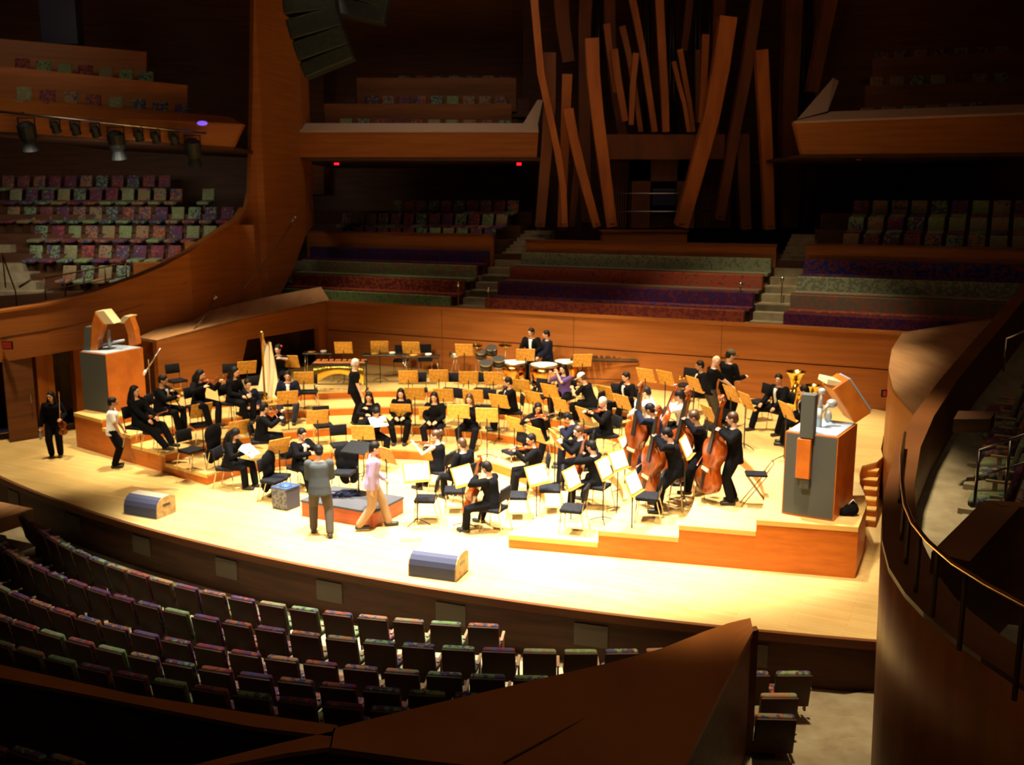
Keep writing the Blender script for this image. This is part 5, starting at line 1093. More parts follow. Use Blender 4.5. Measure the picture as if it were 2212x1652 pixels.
bassist(1405, 888, 3, 70, 'player in dark blue leaning on a double bass, middle right', 'orange double bass leaning in the middle right of the terraces', 'bow of the player in dark blue at middle right', 'stool of the player in dark blue', (-.8, -.9, .2), top='cloth_n', bottom='cloth_n', skin='skin2')
bassist(1500, 905, 3, 88, 'bass player in black with bent back behind the tall double bass', 'dark double bass behind the bright leaning music sheet', 'bow of the player with bent back', 'stool of the bass player with bent back', (-.9, -.7, .2), hcol='hair_b')
# harp and harpist
P, r = seated('harp', 600, 757, 'harpist in black with a red hair flower behind the golden harp', 176, 4, chair='chair of the harpist', skin='skin3')
mb = MB(); mb.ell(wpt(P, r, (-.07, -.02, 1.33)), (.035, .03, .035)); tag(mb.build('hair_flower', mat('red_flower', (.7, .02, .03), .6), smooth=True), 'small red flower in the hair of the harpist', 'flower')
hp = empty('concert_harp', at_level(582, 866, 0, 4), math.radians(178)); hp.scale = (1.06, 1.0, 1.08); tag(hp, 'tall golden concert harp standing by the left wall', 'harp')
mb = MB(); mb.lathe([(.045, .12), (.03, .2), (.026, 1.45), (.04, 1.5), (.03, 1.58), (.055, 1.68), (.04, 1.74), (.06, 1.80), (.05, 1.84), (.01, 1.86)], (0, .42, 0), 14); mb.build('column', M['gold'], hp, True)
mb = MB(); mb.tube([(0, .42, 1.70), (0, .30, 1.66), (0, .14, 1.50), (0, -.04, 1.46), (0, -.22, 1.50)], [.03, .035, .03, .035, .03], 8, (.6, 1.3)); mb.build('neck', M['gold'], hp, True)
mb = MB(); mb.rings([[(-.32, .12, .06), (.32, .12, .06), (.26, -.20, .06), (-.26, -.20, .06)], [(-.18, -.08, .85), (.18, -.08, .85), (.14, -.28, .85), (-.14, -.28, .85)], [(-.05, -.20, 1.48), (.05, -.20, 1.48), (.04, -.28, 1.48), (-.04, -.28, 1.48)]]); mb.build('soundbox', M['maple'], hp)
mb = MB(); mb.rbox((0, .16, .06), (.42, .68, .12), .05); mb.build('base', M['gold'], hp)
for k in range(16):
    t = k/15; mb = MB(); mb.tube([(0, .08-.26*t, .2+1.2*t*.98), (0, .36-.52*t, 1.64-.14*math.sin(t*2.2))], .0025, 4); mb.build('string', M['white'], hp)
# tubas
horn_like('tuba', 'large shining brass tuba right of the man with knees apart', 1.15, at_level(1714, 862, .45, 4)+Vector((0, 0, .10)), math.radians(60))
horn_like('euphonium', 'smaller yellow brass horn beside the tuba, above the right cabinet', .85, at_level(1750, 880, .45, 4)+Vector((0, 0, .22)), math.radians(40))
# trumpet
tr = empty('trumpet', at_level(1500, 812, 1.05, 4)+Vector((0, 0, 1.05)), math.radians(120)); tag(tr, 'brass trumpet held by the player behind the bald man', 'trumpet')
mb = MB(); mb.lathe([(.006, 0), (.008, .3), (.02, .42), (.05, .48)], (0, 0, 0), 14, rotM('X', -90)); mb.build('bell', M['brass'], tr, True)
mb = MB(); mb.tube([(0, .0, 0), (0, .33, -.0), (0, .38, -.04), (0, .33, -.08), (0, .05, -.08), (0, 0, -.04)], .006, 6, closed=True); mb.build('tubing', M['brass'], tr, True)

# ================================================================== music stands
STANDS = [(368, 858, 'large honey-wood stand right of the woman by the left cabinet'), (435, 888, 'honey-wood stand above the empty chairs at the left'), (441, 796, 'small honey-wood stand against the left wall'), (497, 838, 'honey-wood stand covering the man in navy suit partly, at left'),
 (533, 795, 'honey-wood stand near the left wall left of the harp'), (621, 860, 'tilted honey-wood stand in front of the young man below the harp'), (626, 782, 'rounded honey-wood stand just right of the harp'), (514, 926, 'honey-wood stand behind the reading woman'),
 (602, 966, 'slanting honey-wood stand right of the reading woman'), (686, 902, 'honey-wood stand alone between the left and middle terraces'), (784, 936, 'honey-wood stand with a small clip, left of the lavender-shirted man'), (656, 818, 'low honey-wood stand beside the small black chair'),
 (742, 752, 'leftmost honey-wood stand of the row along the back wall'), (820, 750, 'second honey-wood stand along the back wall'), (888, 752, 'third honey-wood stand along the back wall, between two chairs'), (1003, 757, 'fourth honey-wood stand along the back wall, left of the drums'), (1135, 768, 'honey-wood stand in front of the two men in suits'), (1258, 780, 'honey-wood stand right of the timpani'),
 (882, 815, 'leftmost stand of the empty upper row of the middle terraces'), (948, 813, 'second stand of the empty upper row of the middle terraces'), (1012, 817, 'third stand of the empty upper row of the middle terraces'), (1066, 818, 'fourth stand of the empty upper row of the middle terraces'), (1125, 835, 'stand left of the black chair below the timpani'), (1188, 846, 'stand left of the flautist in purple'),
 (896, 852, 'shaded stand behind the second woman of the middle row'), (958, 855, 'shaded stand behind the third woman of the middle row'), (1022, 857, 'shaded stand behind the fourth woman of the middle row'),
 (800, 890, 'stand in front of the first woman of the middle row'), (866, 888, 'stand in front of the second woman of the middle row'), (928, 894, 'stand in front of the third woman of the middle row'), (990, 890, 'bright stand in front of the fourth woman of the middle row'),
 (1052, 898, 'tall stand right of the fourth woman of the middle row'), (1078, 868, 'stand in front of the man in suit left of the timpani'), (1152, 862, 'stand behind the woman in the centre of the terraces'), (1212, 878, 'stand below the flautist in purple'), (1112, 918, 'bright slanting stand left of the woman in the centre'), (1158, 940, 'narrow slanting stand above the man with orange violin'), (1200, 950, 'stand seen edge-on beside the broad player in navy'),
 (1262, 898, 'shaded stand right of the broad player in navy'), (1345, 870, 'stand right of the grey-haired player'), (1388, 880, 'golden stand left of the double bass in the middle right'), (1308, 850, 'stand behind the grey-haired player'), (1395, 812, 'small stand at the right end of the marimba'), (1438, 818, 'small leaning stand by the back wall'), (1500, 832, 'stand left of the bald man'),
 (1580, 852, 'stand right of the two standing men'), (1612, 868, 'rounded stand overlapping the one right of the standing men'), (1700, 890, 'stand at the knee of the man in the open suit'), (1530, 895, 'stand behind the standing bass player'), (835, 985, 'upright stand right behind the lavender-shirted man')]
for px, py, lab in STANDS:
    P = auto(px, py, 1.06); r = face_pod(P)
    if 700 < px < 1075 and py < 900: r = math.radians(180+(px-880)*-.02)
    elif py < 790: r = math.radians(180)
    o = inst('stand', stand_proto, P, r+math.radians(random.uniform(-8, 8)), lab, 'music stand', 'honey-wood music stands')
# stands turned so that their white pages face the camera
WH = [(900, 1022, 0, 18, 'wide bright stand right of the lavender-shirted man'), (1000, 1030, 0, 48, 'bright stand facing the nearest cellist'), (1160, 1028, 0, 42, 'square bright stand right of the nearest cellist'), (1305, 1014, 1, 62, 'narrow bright stand before the right front cellist'), (1352, 962, 1, 62, 'bright stand left of the orange double bass'),
      (1336, 996, 1, 50, 'bright stand under the double bass on the stool'), (1482, 968, 3, 68, 'bright leaning stand right of the man on the stool'), (1235, 1035, 0, 60, 'half-hidden bright stand left of the right front cellist'), (1368, 1046, 1, 60, 'low bright stand near the empty chair at the right front')]
for px, py, L, rz, lab in WH:
    P = at_level(px, py, 1.06, L); inst('stand', stand_proto, P, math.radians(rz), lab, 'music stand', 'music stands carrying bright pages')
    T = rotM('X', -24)
    for sx in (-1, 1):
        if 'sheet' not in used:
            mb = MB(); mb.rbox((0, 0, 0), (.235, .006, .33), .002, None, 1); used['sheet'] = mb.build('sheet_music', M['paper']); o = used['sheet']
        else: o = used['sheet'].copy(); COL.objects.link(o)
        q = T @ Vector((sx*.122, -.0145, .010)); o.location = wpt(P, math.radians(rz), (q.x, q.y, q.z+1.08)); o.rotation_euler = (Matrix.Rotation(math.radians(rz), 3, 'Z') @ T).to_euler()
        tag(o, f'{"left" if sx < 0 else "right"} white page on the {lab}'.replace('in the middle, right', 'right'), 'sheet music')
# ================================================================== empty chairs (seat centre in the photo)
CH = [(335, 932, 'black chair left of the step block, in front of the woman by the cabinet'), (434, 917, 'black chair seat below the honey-wood stand at the left'), (412, 972, 'black chair with upright back beside the left riser ends'), (382, 822, 'black chair with its back against the left wall'), (500, 822, 'black chair near the left wall behind the hidden player'),
      (556, 850, 'black chair left of the foot of the harp'), (668, 846, 'small black chair right of the young man below the harp'), (698, 918, 'black chair seat under the lone stand between terraces'), (735, 960, 'wide black chair behind the grey-jacketed man'), (590, 1036, 'black chair seat above the grey crate'), (922, 1077, 'black chair right of the podium'),
      (985, 1058, 'black chair left of the nearest cellist'), (1240, 1098, 'black chair with its seat turned aside on the lowest right riser'), (1402, 1072, 'black chair on the second right riser by the double bass'), (1118, 1070, 'black chair right of the nearest cellist'), (866, 778, 'black chair between the back wall stands'), (918, 776, 'black chair by the back wall, left of the snare drum'),
      (906, 842, 'black chair behind the first empty upper stand'), (972, 842, 'black chair behind the second empty upper stand'), (1040, 842, 'black chair behind the third empty upper stand'), (985, 878, 'black chair between the shaded middle stands'), (1050, 880, 'black chair right of the shaded middle stands'), (1166, 856, 'black chair below the timpani'), (1326, 868, 'black chair left of the player in front of the marimba'), (1482, 832, 'black chair near the back wall left of the bald man'),
      (1640, 868, 'black chair left of the man with knees apart'), (1330, 902, 'black chair beside the grey-haired player'), (1190, 1055, 'black chair behind the square bright stand'), (1110, 975, 'black chair left of the man with orange violin'), (1548, 925, 'black chair behind the standing bass player')]
for px, py, lab in CH:
    P = auto(px, py, .46); r = face_pod(P)+math.radians(random.uniform(-14, 14)); chair_at(P, r, lab)
# coats
def coat(px, py, L, lab, rz):
    P = at_level(px, py, .75, L); o = None; mb = MB()
    for q in ((-.1, 0, .62), (.1, .02, .60), (0, 0, .45), (.05, -.05, .32), (-.12, -.03, .35), (.13, .0, .80), (-.14, 0, .82), (0, .01, .84)): mb.ell(q, (.16, .09, .22))
    o = bpy.data.objects.new('coat', remesh(mb, 'coat', .025, M['cloth_k'], 4)); COL.objects.link(o); o.location = P-fwd(math.radians(rz))*.2; o.rotation_euler = (0, 0, math.radians(rz)); tag(o, lab, 'coat')
    chair_at(P, math.radians(rz), 'black chair under the '+lab)
coat(476, 944, 1, 'black coat draped over a chair left of the reading woman', -110)
coat(598, 1002, 0, 'bulky black coat hanging over a chair above the grey crate', -100)
coat(742, 992, 0, 'black jacket thrown over a chair behind the podium', 170)
# conductor's stand, cables on the podium
P = S3(.15, -.05, .35); cs = empty('conductor_stand', P, TA); tag(cs, 'slim black conductor stand with flat desk on the podium', 'music stand')
mb = MB(); mb.rbox((0, 0, 1.0), (.60, .02, .42), .006, rotM('X', -68)); mb.build('desk', M['black_metal'], cs)
mb = MB(); mb.tube([(0, 0, .02), (0, 0, .98)], .016, 8); mb.build('pole', M['black_metal'], cs, True); mb = MB(); mb.lathe([(.20, 0), (.20, .015), (.03, .03)], (0, 0, 0), 20); mb.build('foot_plate', M['black_metal'], cs)
mb = MB(); P = S3(-.1, -.35, .365); random.seed(3)
for k in range(5): mb.tube([P+Vector((random.uniform(-.42, .42), random.uniform(-.2, .2), .012+.012*k)) for _ in range(9)], .011, 5)
tag(mb.build('cable_coil', M['cloth_n'], smooth=True), 'dark tangled cables lying on the podium top', 'cable')
# ================================================================== percussion
def timpano(px, py, L, s, lab):
    P = at_level(px, py, 0, L); t = empty('timpani_drum', P); tag(t, lab, 'timpani', 'copper timpani')
    mb = MB(); mb.lathe([(.06, .24), (.18*s, .26), (.30*s, .36), (.355*s, .52), (.36*s, .74)], (0, 0, 0), 28); mb.build('bowl', M['copper'], t, True)
    mb = MB(); mb.lathe([(.385*s, .74), (.395*s, .76), (.385*s, .785), (.36*s, .785)], (0, 0, 0), 28); mb.build('hoop', M['steel'], t, True)
    mb = MB(); mb.lathe([(.36*s, .775), (.355*s, .792), (.05, .794)], (0, 0, 0), 28); mb.build('drum_head', M['head'], t)
    for k in range(4):
        a = math.radians(20+90*k); c, q = math.cos(a), math.sin(a); mb = MB(); mb.tube([(c*.40*s, q*.40*s, .74), (c*.42*s, q*.42*s, .45), (c*.26*s, q*.26*s, .12), (c*.32*s, q*.32*s, .02)], .016, 6); mb.build('strut', M['black_metal'], t, True)
    mb = MB(); mb.lathe([(.30*s, .03), (.30*s, .08), (.05, .2)], (0, 0, 0), 18); mb.build('base_frame', M['black_metal'], t)
timpano(1110, 838, 4, 1.02, 'left copper timpani drum with white head'); timpano(1174, 844, 4, 1.08, 'middle copper timpani drum, largest in view'); timpano(1222, 836, 4, .92, 'rightmost copper timpani drum, partly behind the flautist')
def mallet(px, py, L, ln, h, rz, lab, arch, barm, name='marimba'):
    P = at_level(px, py, 0, L); t = empty(name, P, math.radians(rz)); tag(t, lab, name)
    nb = int(ln/.055)
    for k in range(nb):
        x = -ln/2+.03+k*(ln-.06)/(nb-1); d = .30-.12*k/nb; mb = MB(); mb.rbox((x, -.10, h), (.045, d, .02), .006, None, 1); mb.build('bar', barm, t)
    for k in range(nb):
        if k % 7 in (2, 6): continue
        x = -ln/2+.05+k*(ln-.1)/(nb-1); mb = MB(); mb.rbox((x, .19, h+.02), (.045, .2, .02), .006, None, 1); mb.build('bar', barm, t)
    mb = MB(); mb.box((0, -.27, h-.045), (ln+.06, .03, .05)); mb.box((0, .31, h-.045), (ln+.06, .03, .05)); mb.box((-ln/2-.03, .02, h-.045), (.03, .6, .05)); mb.box((ln/2+.03, .02, h-.045), (.03, .6, .05)); mb.build('rail_frame', M['ebony'], t)
    if arch:
        nt = int(ln/.048)
        for k in range(nt):
            x = -ln/2+.04+k*(ln-.08)/(nt-1); q = abs(x)/(ln/2); L_ = .26+.36*q*q; mb = MB(); mb.tube([(x, -.24, h-.05), (x, -.24, h-.05-L_)], .021, 8); mb.build('resonator', M['brass'], t, True)
    for sx in (-1, 1):
        mb = MB(); mb.box((sx*(ln/2+.03), .02, h/2), (.03, .05, h-.06)); mb.box((sx*(ln/2+.03), .02, .05), (.04, .56, .04)); mb.build('leg', M['black_metal'], t)
    mb = MB(); mb.tube([(-ln/2, .02, .22), (ln/2, .02, .22)], .014, 6); mb.build('cross_bar', M['black_metal'], t, True); return t
M['rosewood'] = mat('rosewood_bar', (.40, .14, .04), .35)
mallet(736, 846, 4, 1.45, .88, 0, 'marimba with arched gold resonator tubes near the stage doorway', True, M['rosewood'])
mallet(1305, 835, 4, 1.9, .86, -10, 'long low xylophone with dark frame right of the timpani', False, M['ebony'], 'xylophone')
def perc_table(px, py, ln, rz, lab, h=.86):
    P = at_level(px, py, 0, 4); t = empty('percussion_table', P, math.radians(rz)); tag(t, lab, 'table')
    mb = MB(); mb.rbox((0, 0, h), (ln, .42, .035), .01); mb.build('table_top', M['ebony'], t)
    for sx in (-1, 1):
        for sy in (-1, 1): mb = MB(); mb.tube([(sx*(ln/2-.08), sy*.16, h), (sx*(ln/2-.04), sy*.19, .01)], .012, 6); mb.build('leg', M['chrome'], t, True)
    return t
for px, py, ln, lab in ((690, 822, .9, 'low black percussion table left of the gold marimba'), (832, 826, 1.3, 'black percussion table below the second back wall stand'), (912, 830, 1.1, 'black percussion table with a wooden mallet tray, by the back wall')):
    t = perc_table(px, py, ln, 0, lab); P = t.location
    for j, dx in enumerate((-.22, .18)):
        mb = MB(); mb.lathe([(.09, 0), (.10, .05), (.09, .06)] if j else [(.12, 0), (.12, .03)], (0, 0, 0), 16); o = mb.build('tambourine' if j else 'cymbal_pad', M['head'] if j else M['desk'], smooth=True); o.location = P+Vector((dx*ln, 0, .88)); tag(o, f'{"pale round drum" if j else "flat tan pad"} on the {lab.replace("black percussion ", "")}', 'percussion')
def drum(name, P, r, d, h, lab, shell, tilt=0, cat='drum'):
    t = empty(name, P); tag(t, lab, cat); R = rotM('X', tilt); c = Vector((0, 0, h))
    mb = MB(); mb.lathe([(r, -d), (r, 0)], c, 22, R); mb.build('shell', shell, t, True)
    mb = MB(); mb.lathe([(r*.97, 0), (r*.97, .006)], c, 22, R); mb.build('drum_head', M['head'], t)
    mb = MB(); mb.lathe([(r*1.03, -.012), (r*1.03, .012), (r*.98, .012)], c, 22, R); mb.lathe([(r*1.03, -d-.01), (r*1.03, -d+.012)], c, 22, R); mb.build('rim', M['steel'], t)
    for k in range(3): a = math.radians(90+120*k); mb = MB(); mb.tube([(0, 0, h-d*.6), (math.cos(a)*.08, math.sin(a)*.08, h*.5), (math.cos(a)*.24, math.sin(a)*.24, .01)], .009, 6); mb.build('stand_leg', M['steel'], t, True)
drum('snare_drum', at_level(984, 818, 0, 4), .18, .14, .84, 'chrome snare drum below the fourth back wall stand', M['steel'])
for k, (px, py, r, h, lab) in enumerate(((1040, 832, .16, 1.02, 'upper left black tom drum of the cluster left of the timpani'), (1062, 834, .17, 1.16, 'highest black tom drum of the cluster'), (1050, 842, .19, .80, 'lower black tom drum of the cluster left of the timpani'), (1078, 842, .18, .92, 'black tom drum beside the left timpani'))):
    drum('tom_drum', at_level(px, py, 0, 4), r, .22, h, lab, M['ebony'], 22)
for px, py, h, lab in ((1092, 830, 1.20, 'cymbal on a stand above the left timpani'), (1028, 830, 1.18, 'cymbal on a stand left of the tom drums')):
    P = at_level(px, py, 0, 4); t = empty('cymbal_stand', P); tag(t, lab, 'cymbal'); mb = MB(); mb.lathe([(.21, 0), (.20, .006), (.05, .02), (.03, .035), (.005, .038)], (0, 0, h), 24, rotM('X', 10)); mb.build('cymbal', M['brass'], t, True)
    mb = MB(); mb.tube([(0, 0, .02), (0, 0, h+.05)], .01, 6); mb.build('pole', M['steel'], t, True)
    mb = MB(); [mb.tube([(0, 0, .3), (math.cos(a)*.22, math.sin(a)*.22, .01)], .008, 6) for a in (0, 2.1, 4.2)]; mb.build('tripod', M['steel'], t, True)
# microphone on a boom by the left cabinet
P = at_level(328, 885, 0, 4); t = empty('microphone_stand', P); tag(t, 'tall microphone stand with pale angled boom right of the left cabinet', 'microphone')
mb = MB(); mb.tube([(0, 0, .02), (0, 0, 1.35)], .014, 6); mb.build('pole', M['bronze'], t, True)
mb = MB(); mb.tube([(-.12, 0, 1.0), (.30, .1, 1.62)], .018, 6); mb.build('boom', M['steel'], t, True); mb = MB(); mb.tube([(-.16, 0, .94), (-.08, 0, 1.06)], .035, 8); mb.build('microphone', M['white'], t, True)
mb = MB(); mb.lathe([(.16, 0), (.16, .02), (.02, .03)], (0, 0, 0), 16); mb.build('foot_plate', M['black_metal'], t)
# folding stool at the right
P = at_level(1630, 1092, 0, 3); t = empty('folding_stool', P, math.radians(-8)); tag(t, 'folding x-legged stool with black seat left of the right cabinet', 'stool')
mb = MB(); mb.rbox((0, 0, .62), (.40, .30, .05), .03, None, 3); mb.build('seat', M['pad'], t, True)
for sx in (-1, 1):
    for sy in (-1, 1): mb = MB(); mb.tube([(sx*.26, sy*.13, .008), (-sx*.18, sy*.13, .60)], .010, 6); mb.build('leg', M['bronze'], t, True)
mb = MB(); mb.tube([(.16, -.13, .64), (.30, -.13, .86)], .010, 6); mb.tube([(.16, .13, .64), (.30, .13, .86)], .010, 6); mb.tube([(.30, -.13, .86), (.30, .13, .86)], .010, 6); mb.build('back_hoop', M['bronze'], t, True)

# ================================================================== big cabinets, monitors, crate, bag
def cabinet(c0, c1, c2, h, name, lab):
    """c0,c1: front bottom corners (left, right), c2: rear corner on the visible side"""
    r = empty('stage_cabinet', c0); tag(r, lab, 'cabinet'); o0 = c0; c3 = c0+(c2-c1); z = Vector((0, 0, h))
    if (c1-c0).cross(c2-c1).z < 0: pass
    q = [c0-o0, c1-o0, c2-o0, c3-o0]; return r, q, z
def wedge(mb, a, b, c, d, z, e=0):
    q = [a, b, c, d]; mb.add(q+[p+z for p in q], [(3, 2, 1, 0), (4, 5, 6, 7), (0, 1, 5, 4), (1, 2, 6, 5), (2, 3, 7, 6), (3, 0, 4, 7)])
zz = .925
a, b, c = atz(1688, 1108, zz), atz(1800, 1126, zz), atz(1841, 1086, zz)
H1 = aty(1815, 945, b.y).z-zz
root = empty('stage_cabinet', a); tag(root, 'tall grey-fronted wooden cabinet at the right end of the risers', 'cabinet'); b, c = b-a, c-a; d = c-b
mb = MB(); wedge(mb, Vector((0, 0, 0)), b, b+d, d, Vector((0, 0, H1))); mb.build('carcass', M['orange_ply'], root)
nrm = b.normalized().cross(Vector((0, 0, 1)))
mb = MB(); e = b*.02; wedge(mb, e+nrm*.012+Vector((0, 0, .03)), b-e+nrm*.012+Vector((0, 0, .03)), b-e-nrm*.01+Vector((0, 0, .03)), e-nrm*.01+Vector((0, 0, .03)), Vector((0, 0, H1-.05))); mb.build('front_grille', M['grey_cloth'], root)
mb = MB(); wedge(mb, d*.03+b*.04+Vector((0, 0, H1)), d*.03+b*.96+Vector((0, 0, H1)), d*.97+b*.96+Vector((0, 0, H1)), d*.97+b*.04+Vector((0, 0, H1)), Vector((0, 0, .02))); mb.build('top_panel', M['grey_top'], root)
ROOT_R, AR = root, a
# right rig: standing slim column in front of the cabinet face, tilted panel, pole
def oriented_box(root, nm, c, size, Mx, m): mb = MB(); mb.rbox(c-root.location, size, .015, Mx, 2); return mb.build(nm, m, root)
fx = b.normalized(); Mr = Matrix((fx, Vector((0, 0, 1)).cross(fx), Vector((0, 0, 1)))).transposed()
yd = (AR+b*.35).y-.16
rig = empty('jointed_loudspeaker', aty(1748, 905, yd)); tag(rig, 'jointed grey and orange loudspeaker column hanging before the right cabinet', 'loudspeaker')
for nm, (x0, x1, y0, y1), m, dd in (('grille_segment', (1739, 1763, 853, 947), 'grey_cloth', .10), ('veneer_segment', (1729, 1754, 949, 1034), 'orange_ply', .10), ('lower_bracket', (1735, 1754, 1035, 1056), 'grey_dark', .08)):
    if 'grey_dark' not in M: M['grey_dark'] = mat('dark_grey_metal', (.05, .05, .045), .6)
    p, q = aty(x0, y0, yd), aty(x1, y1, yd); c_ = (p+q)/2+Vector((0, .10, 0)); oriented_box(rig, nm, c_, (abs(q.x-p.x), .22, abs(p.z-q.z)), Mr, M[m])
p, q = aty(1765, 855, yd), aty(1752, 1035, yd); oriented_box(rig, 'side_veneer', (p+q)/2+Vector((.02, .12, 0)), (.03, .24, p.z-q.z), Mr, M['varnish'])
cc = AR+b*.45+d*.45+Vector((0, 0, H1+.02))
mast = empty('loudspeaker_mast', cc); tag(mast, 'pale grey mast with clamp carrying the tilted panel on the right cabinet', 'mast')
mb = MB(); mb.tube([(0, 0, 0), (.0, 0, .34)], .05, 10); mb.tube([(0, 0, .34), (.02, 0, .62)], .035, 10); mb.ell((.02, 0, .64), (.07, .07, .06)); mb.build('column', M['matte_steel'], mast, True)
mb = MB(); mb.tube([(.02, 0, .25), (.22, .1, .42)], .035, 8); mb.ell((.24, .1, .40), (.10, .08, .08)); mb.ell((.17, .05, .18), (.07, .06, .12)); mb.build('clamp', M['matte_steel'], mast, True)
# tilted panel
p0, p1, p2 = aty(1826, 812, 17.3), aty(1874, 884, 17.3), aty(1848, 903, 17.0)
t_ = (p1-p0).normalized(); s_ = Vector((-t_.z, 0, t_.x)); s_ = Vector((-abs(t_.z), 0, -abs(t_.x))) if s_.x > 0 else s_
pc = aty(1834, 855, 17.3); Lp = (p1-p0).length; yv = Vector((0, 1, 0)); tz = -t_; sx = yv.cross(tz).normalized(); Mp = Matrix((sx, yv, tz)).transposed()
pan = empty('tilted_loudspeaker', pc); tag(pan, 'tilted orange wooden loudspeaker panel with pale grille above the right cabinet', 'loudspeaker')
mb = MB(); mb.rbox((-.20 if sx.x > 0 else .20, 0, 0), (.01, .01, .01), .001); pan_off = sx*(.0)
half = sx if sx.x < 0 else -sx
mb = MB(); mb.rbox(half*.06, (.34, .62, Lp), .02, Mp, 2); mb.build('cabinet_body', M['orange_ply'], pan)
mb = MB(); mb.rbox(-half*.13, (.035, .58, Lp*.94), .012, Mp, 2); mb.build('grille', M['grey_top'], pan)
pq = aty(1796, 824, 17.2); oriented_box(pan, 'upper_flap', pq+Vector((0, .1, 0)), (.27, .5, .10), rotM('Y', 12), M['maple'])
# left cabinet
a, b, c = atz(183, 884, zz), atz(238, 893, zz), atz(317, 872, zz)
H2 = aty(240, 766, b.y).z-zz
root = empty('stage_cabinet', a); tag(root, 'tall grey and orange cabinet at the left end of the risers', 'cabinet'); b_, c_ = b-a, c-a; d_ = c_-b_
mb = MB(); wedge(mb, Vector((0, 0, 0)), b_, b_+d_, d_, Vector((0, 0, H2))); mb.build('carcass', M['orange_ply'], root)
nrm = b_.normalized().cross(Vector((0, 0, 1)))
mb = MB(); wedge(mb, nrm*.012+Vector((0, 0, .02)), b_*.98+nrm*.012+Vector((0, 0, .02)), b_*.98-nrm*.01+Vector((0, 0, .02)), -nrm*.01+Vector((0, 0, .02)), Vector((0, 0, H2-.03))); mb.build('front_grille', M['grey_cloth'], root)
mb = MB(); wedge(mb, d_*.03+b_*.03+Vector((0, 0, H2)), d_*.03+b_*.97+Vector((0, 0, H2)), d_*.97+b_*.97+Vector((0, 0, H2)), d_*.97+b_*.03+Vector((0, 0, H2)), Vector((0, 0, .02))); mb.build('top_panel', M['grey_top'], root)
yl = a.y+.05; rig = empty('jointed_loudspeaker', aty(200, 760, yl)); tag(rig, 'jointed loudspeaker arm arching beside the left cabinet', 'loudspeaker')
def seg(root, nm, pts, y, dep, m, off=0.0):
    P = [aty(px, py, y) for px, py in pts]; mb = MB(); k = Vector((0, dep, 0)); n = len(P); o = root.location-Vector((0, off, 0))
    mb.add([p-o for p in P]+[p+k-o for p in P], [tuple(range(n-1, -1, -1)), tuple(range(n, 2*n))]+[(i, (i+1) % n, n+(i+1) % n, n+i) for i in range(n)]); return mb.build(nm, m, root)
seg(rig, 'grille_segment', [(183, 706), (196, 706), (192, 772), (179, 772)], yl, .35, M['grey_cloth'])
seg(rig, 'upper_segment', [(204, 676), (222, 700), (210, 735), (209, 775), (193, 775), (196, 705)], yl, .35, M['orange_ply'], .02)
seg(rig, 'veneer_segment', [(181, 773), (209, 775), (211, 828), (192, 828)], yl, .40, M['orange_ply'], -.03)
seg(rig, 'top_flap', [(205, 673), (224, 671), (246, 699), (226, 700)], yl+.05, .5, M['maple'])
seg(rig, 'lower_bracket', [(201, 828), (212, 828), (213, 842), (203, 842)], yl, .3, M['grey_dark'])
r2 = empty('jointed_loudspeaker', aty(278, 720, yl+.9)); tag(r2, 'curved orange loudspeaker arm at the right of the left cabinet top', 'loudspeaker')
seg(r2, 'curved_segment', [(268, 698), (280, 684), (290, 712), (295, 745), (279, 748), (276, 722)], yl+.9, .35, M['orange_ply'])
seg(r2, 'top_flap', [(252, 697), (266, 683), (281, 684), (270, 699)], yl+.9, .5, M['maple'], .02)
m2 = empty('loudspeaker_mast', a+b_*.5+d_*.45+Vector((0, 0, H2+.02))); tag(m2, 'pale grey mast with cross arm on the left cabinet', 'mast')
mb = MB(); mb.tube([(0, 0, 0), (0, 0, .52)], .045, 10); mb.build('column', M['matte_steel'], m2, True); mb = MB(); mb.tube([(-.35, 0, .10), (.40, 0, .24)], .035, 8); mb.build('cross_arm', M['grey_top'], m2, True)
# floor monitors with rounded grille
def monitor(pl, pr, pb, lab):
    a, b, c = atz(*pl, 0), atz(*pr, 0), atz(*pb, 0); w = (b-a).length; dpt = min((c-b).length, .62); x = (b-a).normalized(); y = Vector((-x.y, x.x, 0)); root = empty('floor_monitor', a, math.atan2(x.y, x.x)); tag(root, lab, 'loudspeaker')
    prof = [(0, .02), (.01, .20), (.04, .29), (.10, .36), (.18, .40), (dpt*.75, .41), (dpt, .36), (dpt, .0)]
    mb = MB(); mb.rings([[(xx, p[0], p[1]) for p in [(0.0, 0)]+prof] for xx in (.03, w-.03)]); mb.build('cabinet_body', M['mon_top'], root)
    mb = MB(); gp = prof[:5]; mb.sheet([[(xx, p[0]-.012, p[1]+.008) for p in gp] for xx in (.02, w-.02)], .02, (0, .5, -.8)); mb.build('grille', M['mon_blue'], root)
    for xx in (.012, w-.012): mb = MB(); mb.rings([[(xx+s_, p[0]-.005, p[1]+.004) for p in [(0.0, 0)]+prof] for s_ in (-.014, .014)]); mb.build('side_panel', M['mon_side'], root)
    mb = MB(); mb.rbox((w+.004, dpt*.5, .24), (.008, .20, .05), .003); mb.build('handle', M['ebony'], root)
M['mon_top'] = mat('cream_monitor_top', (.42, .36, .26), .5); M['mon_blue'] = mat('slate_blue_grille', (.05, .055, .11), .8); M['mon_side'] = mat('plywood_side', (.50, .33, .13), .5, noise=((9, 9, 9), (.34, .21, .08), .4, .6))
monitor((268, 1110), (340, 1122), (378, 1105), 'slate-blue floor monitor with plywood sides at the left stage edge')
monitor((882, 1243), (985, 1257), (1019, 1232), 'slate-blue floor monitor with plywood sides at the centre of the stage edge')
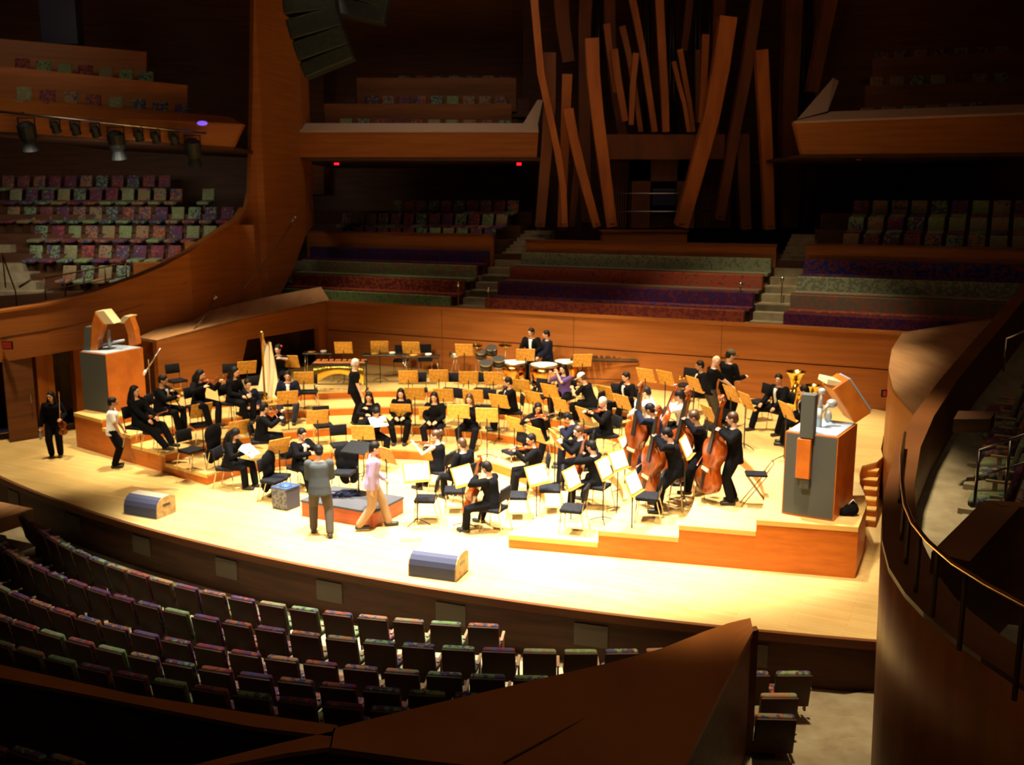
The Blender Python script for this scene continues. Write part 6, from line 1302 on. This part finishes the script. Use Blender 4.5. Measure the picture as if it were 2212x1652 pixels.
# crate
a, b, c = atz(589, 1098, 0), atz(620, 1104, 0), atz(649, 1093, 0); root = empty('tote_crate', a); tag(root, 'blue-grey open tote box on the floor left of the grey-jacketed man', 'crate'); b, c = b-a, c-a; d = c-b; h = Vector((0, 0, .46))
M['crate_a'] = mat('printed_tote_side', (.16, .14, .12), .8, noise=((16, 16, 16), (.05, .06, .09), .45, .55)); M['crate_b'] = mat('slate_tote', (.055, .055, .085), .8); M['blue'] = mat('blue_liner', (.02, .07, .20), .6)
mb = MB(); wedge(mb, Vector((0, 0, .005)), b+Vector((0, 0, .005)), b+d+Vector((0, 0, .005)), d+Vector((0, 0, .005)), h); mb.build('tote_body', M['crate_b'], root)
nrm = b.normalized().cross(Vector((0, 0, 1))); mb = MB(); wedge(mb, nrm*.01+Vector((0, 0, .03)), b+nrm*.01+Vector((0, 0, .03)), b-nrm*.01+Vector((0, 0, .03)), -nrm*.01+Vector((0, 0, .03)), h*.9); mb.build('printed_panel', M['crate_a'], root)
mb = MB(); q = [p+h for p in (Vector((0, 0, 0)), b, b+d, d)]; mb.tube(q, .022, 6, closed=True); mb.ell((b+d)/2+h, (.14, .14, .07)); mb.build('liner', M['blue'], root)
# bag
P = atz(1838, 1112, .93); root = empty('shoulder_bag', P); tag(root, 'small black bag on the floor behind the right cabinet', 'bag')
mb = MB(); mb.ell((0, 0, .10), (.14, .10, .12)); mb.ell((-.12, 0, .06), (.10, .08, .08)); mb.ell((.03, 0, .2), (.07, .05, .08)); ob = bpy.data.objects.new('bag_body', remesh(mb, 'bag_body', .02, M['cloth_k'], 2)); COL.objects.link(ob); ob.parent = root
mb = MB(); mb.tube([(-.06, -.02, .20), (0, -.06, .30), (.08, -.03, .22)], .01, 6); mb.build('strap', M['white'], root, True)
# floor box near the front edge
P = atz(888, 1166, 0); mb = MB(); mb.rbox(P+Vector((0, 0, .006)), (.42, .20, .012), .005); tag(mb.build('floor_socket', M['mon_side']), 'small brown socket cover in the stage floor near the front', 'socket cover')
